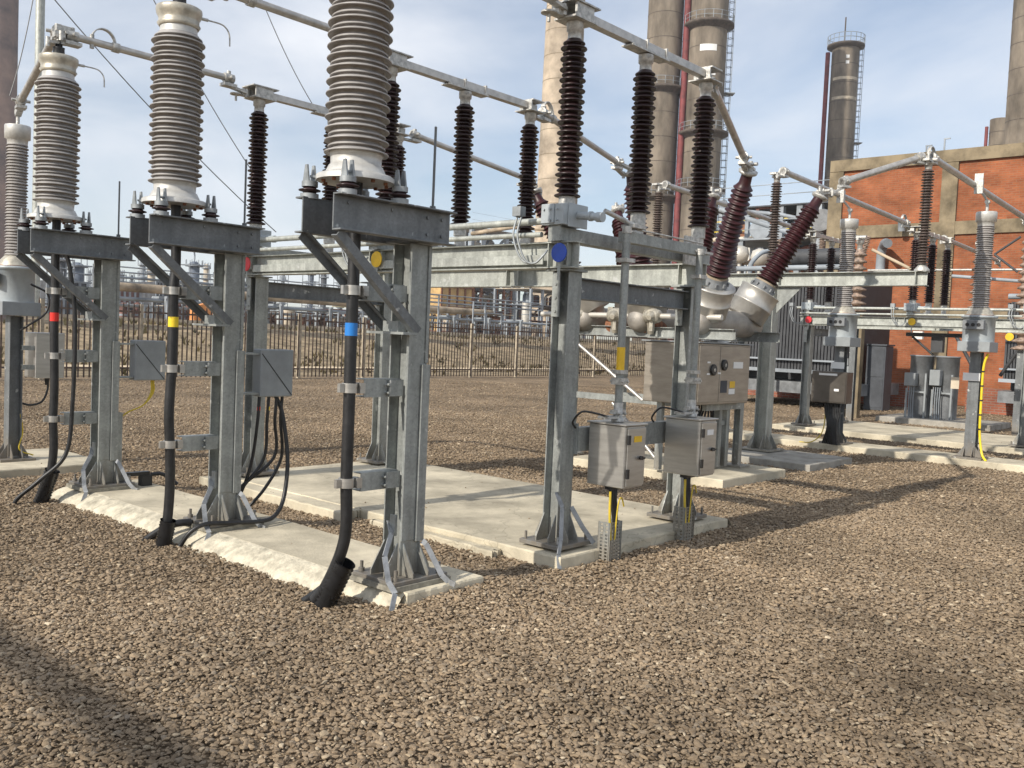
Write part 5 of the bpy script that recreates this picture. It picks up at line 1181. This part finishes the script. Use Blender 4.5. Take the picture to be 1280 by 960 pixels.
# silver column near px 655
p = P2(656, 410, 62)
t = thing('silver_column', (p.x, p.y, 0), 'upright silver banded pipe column beyond the fence left of the near post', 'column')
m = MB(); m.lathe([(0, .42), (5.6, .42)], n=20); m.build('shell', 'silver', t)
m = MB()
for k in range(6): m.lathe([(0, .43), (.04, .46), (.08, .43)], (0, 0, .6+.9*k), n=20, caps=False)
m.build('band', 'plantgrey', t)
# process buildings: framed blocks with floors
def block(px0, px1, py0, Y, depth, wall, frame_, floors, bays, lab, pyb=None, name='process_building', wall_inset=.15):
    a = P2(px0, py0, Y); b_ = P2(px1, py0, Y); z1 = a.z; W = b_.x-a.x
    z0 = P2(px0, pyb, Y).z if pyb else 0
    t = thing(name, (a.x, Y, max(0, z0)), lab, 'building')
    H = z1-max(0, z0); m = MB(); m.bx(.1, W-.1, wall_inset, depth, .02, H); m.build('cladding', wall, t)
    m = MB()
    for k in range(bays+1):
        x = W*k/bays; m.bx(x-.12, x+.12, 0, .14, 0, H+.1)
    for k in range(floors+1):
        z = H*k/floors; m.bx(0, W, -.02, .13, z-.1, z+.08)
        m.bx(0, W, -.5, -.46, z+.9, z+.95) if k < floors else None
    m.build('frame', frame_, t)
    return t
block(553, 592, 357, 80, 8, 'ochre', 'rust', 3, 4, 'ochre clad process building beyond the fence between the near posts')
block(530, 552, 372, 90, 5, 'silver', 'plantgrey', 1, 3, 'small pale shed left of the ochre building')
block(60, 110, 350, 90, 8, 'plantdark', 'plantgrey', 3, 5, 'dark framed process block seen beside the red-banded cable')
block(150, 176, 352, 110, 8, 'plantred', 'plantgrey', 2, 4, 'low brown block behind the pipe rack on the left')
block(196, 236, 352, 115, 8, 'plantdark', 'plantgrey', 3, 5, 'dark low block behind the pipe rack near the yellow-banded stand')
block(300, 345, 352, 115, 8, 'plantgrey', 'plantdark', 3, 5, 'grey low block behind the pipe rack right of the yellow-banded stand')
# open steel modules crowded with equipment
def module(p0, p1, depth, floors, bays, seed, lab, base=0., mats=('plantgrey', 'plantdark', 'plantred', 'plantcream', 'plantblue', 'silver', 'rust', 'sandpipe')):
    r = random.Random(seed); p0 = V(p0); p1 = V(p1); H = p0.z-base; dv = V((p1.x-p0.x, p1.y-p0.y, 0)); W = dv.length; ang = math.atan2(dv.y, dv.x)
    t = thing('plant_module', (p0.x, p0.y, base), lab, 'process plant', 'open plant modules crowded with pipes'); t.rotation_euler.z = ang
    fm = r.choice(('plantgrey', 'rust', 'plantcream', 'plantgrey')); fw_ = .07*H/5+.03
    for k in range(bays+1):
        for yy in (0, depth):
            m = MB(); x = W*k/bays; m.bx(x-fw_, x+fw_, yy-fw_, yy+fw_, 0, H*(1 if r.random() < .7 else .8)); m.build('column', fm, t)
    for f in range(1, floors+1):
        z = H*f/floors
        m = MB(); m.bx(-fw_, W+fw_, -fw_*1.5, depth, z-.08, z); m.build('floor', r.choice(mats[:4]), t)
        m = MB()
        for zz in (.5, 1.0): m.bx(0, W, -.03, .02, z+zz*H*.12, z+zz*H*.12+.04)
        m.build('handrail', r.choice(('plantgrey', 'ytape', 'plantgrey', 'plantcream')), t)
    for k in range(bays*floors*2):
        f = r.randrange(floors); z = H*f/floors+.01; hh = H/floors; x = r.uniform(.1, .95)*W; y = r.uniform(.2, .8)*depth; mt = r.choice(mats); s_ = hh*r.uniform(.12, .3)
        m = MB(); c_ = r.random()
        if c_ < .35: m.lathe([(0, s_*.8), (.02, s_), (hh*.6, s_), (hh*.75, s_*.5)], (x, y, z), n=12); nm = 'vessel'
        elif c_ < .6: m.cyl((x, y, z+hh*.4), (min(W, x+r.uniform(1, 3)*hh), y, z+hh*.4), s_*.5, n=10); nm = 'drum'
        elif c_ < .85: m.tube(bez([(x, y-.2, z), (x, y-.2, z+hh*.5), (x+hh*.5, y-.2, z+hh*.8), (min(W, x+hh*1.8), y-.2, z+hh*.8)], 3), s_*.28, 7); nm = 'pipe'
        else: m.box((x, y, z+hh*.3), (s_*2.4, s_*1.6, hh*.6)); nm = 'equipment_box'
        m.build(nm, mt, t)
    return t
def MP(px0, px1, py, Y, *a, **k): return module(P2(px0, py, Y), P2(px1, py, Y), *a, **k)
MP(592, 648, 358, 84, 7, 4, 6, 1, 'open dark plant module right of the ochre building beyond the fence')
MP(664, 745, 360, 70, 6, 4, 6, 2, 'rusty open plant module behind the post under the blue disc')
MP(350, 415, 388, 72, 5, 2, 7, 3, 'low open plant module behind the round-topped cream vessel')
MP(415, 470, 386, 70, 5, 2, 6, 4, 'low open plant module behind the blue-banded cable')
MP(476, 560, 386, 72, 5, 3, 8, 5, 'low open plant module behind the post of the nearest stand')
MP(560, 640, 388, 62, 5, 2, 7, 6, 'low open plant module in front of the ochre building')
MP(130, 215, 380, 68, 5, 2, 8, 7, 'low open plant module under the pipe rack left of the yellow-banded cable')
MP(215, 345, 382, 72, 5, 2, 10, 8, 'low open plant module under the pipe rack right of the yellow-banded cable')
MP(0, 60, 376, 62, 5, 3, 5, 9, 'open plant module at the left edge beyond the fence')
MP(590, 700, 283, 150, 10, 5, 8, 10, 'tall distant plant module above the near frame left of the blue disc')
module(at(890, 262, 'x', 46), at(1050, 262, 'x', 46), 6, 5, 7, 11, 'tall open plant module between and behind the leaning maroon bushings')
module(at(905, 300, 'x', 36), at(1050, 300, 'x', 36), 3, 3, 6, 12, 'lower open plant module just behind the dark transformer')
# vessels and tanks
def vessel(px, py_t, py_b, wpx, Y, mt, lab, dome=True):
    p = P2(px, py_t, Y); q = P2(px, py_b, Y); r_ = (P2(px+wpx/2, py_t, Y)-p).length; H = p.z-max(0, q.z)
    t = thing('storage_vessel', (p.x, p.y, max(0, q.z)), lab, 'storage tank', 'vessels beyond the fence')
    m = MB(); m.lathe([(0, r_), (H-r_*.8, r_), (H-r_*.4, r_*.9), (H-.15*r_, r_*.6), (H, .05)] if dome else [(0, r_), (H, r_)], n=24); m.build('shell', mt, t)
    m = MB(); m.cyl((r_*.6, -r_*.85, 0), (r_*.6, -r_*.85, H), .06, n=6); m.lathe([(0, r_*1.01), (.08, r_*1.04), (.16, r_*1.01)], (0, 0, H*.5), n=24, caps=False); m.build('rim_pipe', 'plantgrey', t)
vessel(361, 384, 414, 15, 60, 'plantcream', 'round-topped cream vessel beyond the fence right of the yellow-banded stand')
for k, px in enumerate((155, 172, 222, 238, 252)): vessel(px, 378, 412, 10, 66, 'plantred', ['red brown vessel leftmost under the pipe rack', 'second red brown vessel from the left under the pipe rack', 'red brown vessel right of the yellow-banded cable', 'red brown vessel behind the strut of the middle stand', 'red brown vessel beside the orange sheet'][k])
vessel(300, 380, 412, 12, 68, 'plantred', 'red brown vessel hidden mostly behind the middle stand post')
vessel(30, 392, 412, 14, 50, 'ytape', 'small yellow vessel beyond the fence at the left')
vessel(112, 390, 412, 8, 52, 'orange', 'small orange vessel just left of the red-banded stand post')
m = MB(); p = P2(262, 398, 50); m.add([p+V((-1.1, 0, -1.0)), p+V((1.1, 0, -1.0)), p+V((.2, 0, 1.1)), p+V((-1.1, 0, .7)), p+V((-1.1, .6, -1.0)), p+V((1.1, .6, -1.0)), p+V((.2, .5, 1.1)), p+V((-1.1, .5, .7))], [(0, 1, 2, 3), (7, 6, 5, 4), (0, 4, 5, 1), (1, 5, 6, 2), (2, 6, 7, 3), (3, 7, 4, 0)])
tag(m.build('orange_sheet', 'orange', None), 'bright orange tarpaulin sheet beyond the fence beside the middle stand', 'tarpaulin')
# assorted small plant: pipe portals and white posts
for k, (px, py, w_) in enumerate(((600, 378, 16), (618, 392, 20), (430, 392, 14), (690, 392, 12), (380, 396, 12), (540, 368, 20), (450, 386, 10), (215, 378, 12), (185, 384, 10))):
    a = P2(px-w_/2, py, 50); b_ = P2(px+w_/2, py, 50); m = MB(); z = a.z; W = b_.x-a.x
    m.bx(0, .1, 0, .1, -z, 0); m.bx(W-.1, W, 0, .1, -z, 0); m.bx(0, W, 0, .1, .001, .1); m.bx(.1, W-.1, .02, .08, -.9, -.82)
    o = m.build('pipe_portal', 'plantgrey', None); o.location = a
    tag(o, ['pale pipe portal under the dark block', 'low wide pipe portal right of the first', 'small portal near the blue-banded cable', 'small portal at the foot of the red block', 'small portal beside the cream vessel', 'tall portal left of the ochre building', 'narrow portal behind the blue-banded cable', 'small portal right of the yellow-banded cable', 'small portal left of the yellow-banded cable'][k], 'pipe frame', 'pale pipe portals beyond the fence')
# plant behind the leaning bushings (pipe bridge and structures)
def pipebridge(X, pts, r_, mt, lab):
    m = MB(); P = [at(px, py, 'x', X) for px, py in pts]; m.tube(P, r_, 10); tag(m.build('plant_pipe', mt, None), lab, 'pipe', 'pipes of the plant behind the bushings')
pipebridge(40, [(905, 262), (975, 268), (1030, 280)], .10, 'plantgrey', 'grey pipe highest behind the leaning bushings')
pipebridge(38, [(900, 262), (960, 282), (1050, 312)], .13, 'plantgrey', 'sloping grey pipe crossing behind the leaning bushings')
pipebridge(38, [(985, 312), (1046, 312)], .12, 'galv_beam', 'pale level pipe above the transformer')
pipebridge(36, [(905, 330), (945, 328), (960, 340)], .1, 'sandpipe', 'sandy pipe low left of the right leaning bushing')
pipebridge(44, [(880, 300), (905, 300), (960, 297)], .14, 'plantcream', 'pale pipe behind the left maroon bushing')
pipebridge(60, [(590, 292), (640, 284), (700, 287)], .2, 'sandpipe', 'sandy pipe above the near frame tubes')
for k, (px, pyt, Y) in enumerate(((935, 270, 42), (948, 262, 46), (1002, 264, 44), (920, 300, 42))):
    p = at(px, pyt, 'x', Y); m = MB(); m.bx(-.1, .1, -.1, .1, 0, p.z); m.bx(-.08, .08, -.9, .15, p.z+.002, p.z+.12); m.bx(-.08, .08, -.9, .1, p.z*.7, p.z*.7+.1); m.bx(-.1, .1, -.9, -.8, 0, p.z)
    o = m.build('plant_trestle', ['plantgrey', 'plantred', 'plantgrey', 'silver'][k], None); o.location = (p.x, p.y, 0); tag(o, ['grey trestle right of the left maroon bushing', 'red trestle behind the middle slim insulator', 'pale trestle left of the right maroon bushing', 'silver trestle beside the left maroon bushing'][k], 'trestle', 'trestles of the plant behind the bushings')
p = at(950, 287, 'x', 40); m = MB(); m.lathe([(0, .5), (.05, .55), (.4, .55), (.45, .5)], p, (1, .3, 0), n=28); tag(m.build('flat_drum', 'plantgrey', None), 'pale grey drum end seen between the two leaning maroon bushings', 'drum')
p = at(1026, 275, 'x', 33); m = MB(); m.lathe([(0, .45), (.3, .5), (.8, .5)], p, (1, .2, 0), n=22); m.cyl((p.x+.3, p.y, 0), (p.x+.3, p.y, p.z), .12, n=8); tag(m.build('flat_drum', 'txgrey2', None), 'small grey round drum right of the right maroon bushing head', 'drum')
for k, (px, py, s) in enumerate(((925, 318, 'silver'), (950, 322, 'silver'), (912, 312, 'plantcream'))):
    p = at(px, py, 'x', 35); m = MB(); m.lathe([(0, .1), (.1, .35), (.4, .42), (.7, .35), (.8, .1)], p+V((0, 0, -.4)), n=16); m.cyl(p+V((0, 0, -p.z)), p+V((0, 0, -.4)), .1, n=8); tag(m.build('pot_vessel', s, None), ['silver pot vessel left of centre between the bushings', 'silver pot vessel under the grey drum end', 'cream pot vessel beside the left bushing'][k], 'vessel')
t = thing('shadow_gantry', (-10.4, 0, 0), 'tall steel gantry behind the viewer added to cast the shadow band at lower left', 'steel structure')  # unseen structure, added only for the shadow band it throws on the gravel
m = MB(); m.isec((0, -6, 5), (0, 7, 5), .12, .09, .012); m.build('beam', 'galv_beam', t)
for y in (-5.8, 6.8):
    m = MB(); m.isec((0, y, 0), (0, y, 4.9), .2, .2, .012, (1, 0, 0)); m.build('post', 'galv', t)
# ------------------------------------------------------------------ overhead wires
def wire(a, b_, ya, yb, lab):
    p = at(*a, 'y', ya); q = at(*b_, 'y', yb); m = MB(); m.tube([p.lerp(q, i/10)+V((0, 0, -.15*4*(i/10)*(1-i/10))) for i in range(11)], .010, 5)
    tag(m.build('overhead_wire', 'wire', None), lab, 'wire', 'thin wires across the sky')
wire((60, -10), (345, 290), 12, 12, 'thin wire slanting down behind the middle grey insulator')
wire((188, -8), (330, 236), 14, 14, 'thin wire leaving the top near the middle grey insulator')
wire((325, -6), (398, 142), 14, 14, 'thin wire slanting down left of the largest insulator')
wire((42, -5), (12, 120), 14, 14, 'thin wire beside the rusty column')

hm = D.materials.new('haze_air'); hm.use_nodes = True; nt = hm.node_tree
nt.nodes.remove(nt.nodes['Principled BSDF']); pv = nt.nodes.new('ShaderNodeVolumePrincipled'); pv.inputs['Density'].default_value = .0005; pv.inputs['Color'].default_value = (.86, .9, .96, 1); pv.inputs['Anisotropy'].default_value = .2
nt.links.new(pv.outputs[0], nt.nodes['Material Output'].inputs['Volume'])
m = MB(); m.bx(-70, 405, -70, 405, -1.5, 80); o = m.build('haze', hm, None); o['kind'] = 'stuff'
# ------------------------------------------------------------------ world and sun
w = D.worlds.new('World'); sc.world = w; w.use_nodes = True; nt = w.node_tree; N = nt.nodes; L = nt.links
bg = N['Background']; sky = N.new('ShaderNodeTexSky'); sky.sky_type = 'NISHITA'; sky.sun_disc = False
EL, AZ = math.radians(31), math.radians(-5)
sky.sun_elevation = EL; sky.air_density = 1.0; sky.dust_density = .6; sky.ozone_density = 2.0
to_sun = V((-math.cos(AZ)*math.cos(EL), -math.sin(AZ)*math.cos(EL), math.sin(EL)))
sky.sun_rotation = math.atan2(to_sun.x, to_sun.y)
tc = N.new('ShaderNodeTexCoord'); mp = N.new('ShaderNodeMapping'); mp.inputs['Scale'].default_value = (1.2, 1.2, 3.6); mp.inputs['Rotation'].default_value = (.35, .25, .4)
L.new(tc.outputs['Generated'], mp.inputs[0])
n1 = N.new('ShaderNodeTexNoise'); n1.inputs['Scale'].default_value = 1.7; n1.inputs['Detail'].default_value = 9; n1.inputs['Roughness'].default_value = .52; n1.inputs['Distortion'].default_value = .5
L.new(mp.outputs[0], n1.inputs['Vector'])
rp = N.new('ShaderNodeMapRange'); rp.inputs['From Min'].default_value = .36; rp.inputs['From Max'].default_value = .68; rp.inputs['To Min'].default_value = .22; rp.inputs['To Max'].default_value = .92
L.new(n1.outputs['Fac'], rp.inputs['Value'])
mx = N.new('ShaderNodeMix'); mx.data_type = 'RGBA'; L.new(rp.outputs[0], mx.inputs['Factor']); L.new(sky.outputs[0], mx.inputs['A']); mx.inputs['B'].default_value = (7.7, 7.9, 8.3, 1)
L.new(mx.outputs['Result'], bg.inputs['Color']); bg.inputs['Strength'].default_value = .118
sl = D.lights.new('sun', 'SUN'); sl.energy = 4.3; sl.angle = math.radians(.6); sl.color = (1, .93, .82)
so = D.objects.new('sun', sl); C.objects.link(so); so.rotation_euler = to_sun.to_track_quat('Z', 'Y').to_euler()
sc.view_settings.view_transform = 'Standard'; sc.view_settings.look = 'None'; sc.view_settings.exposure = .16; sc.view_settings.gamma = 1
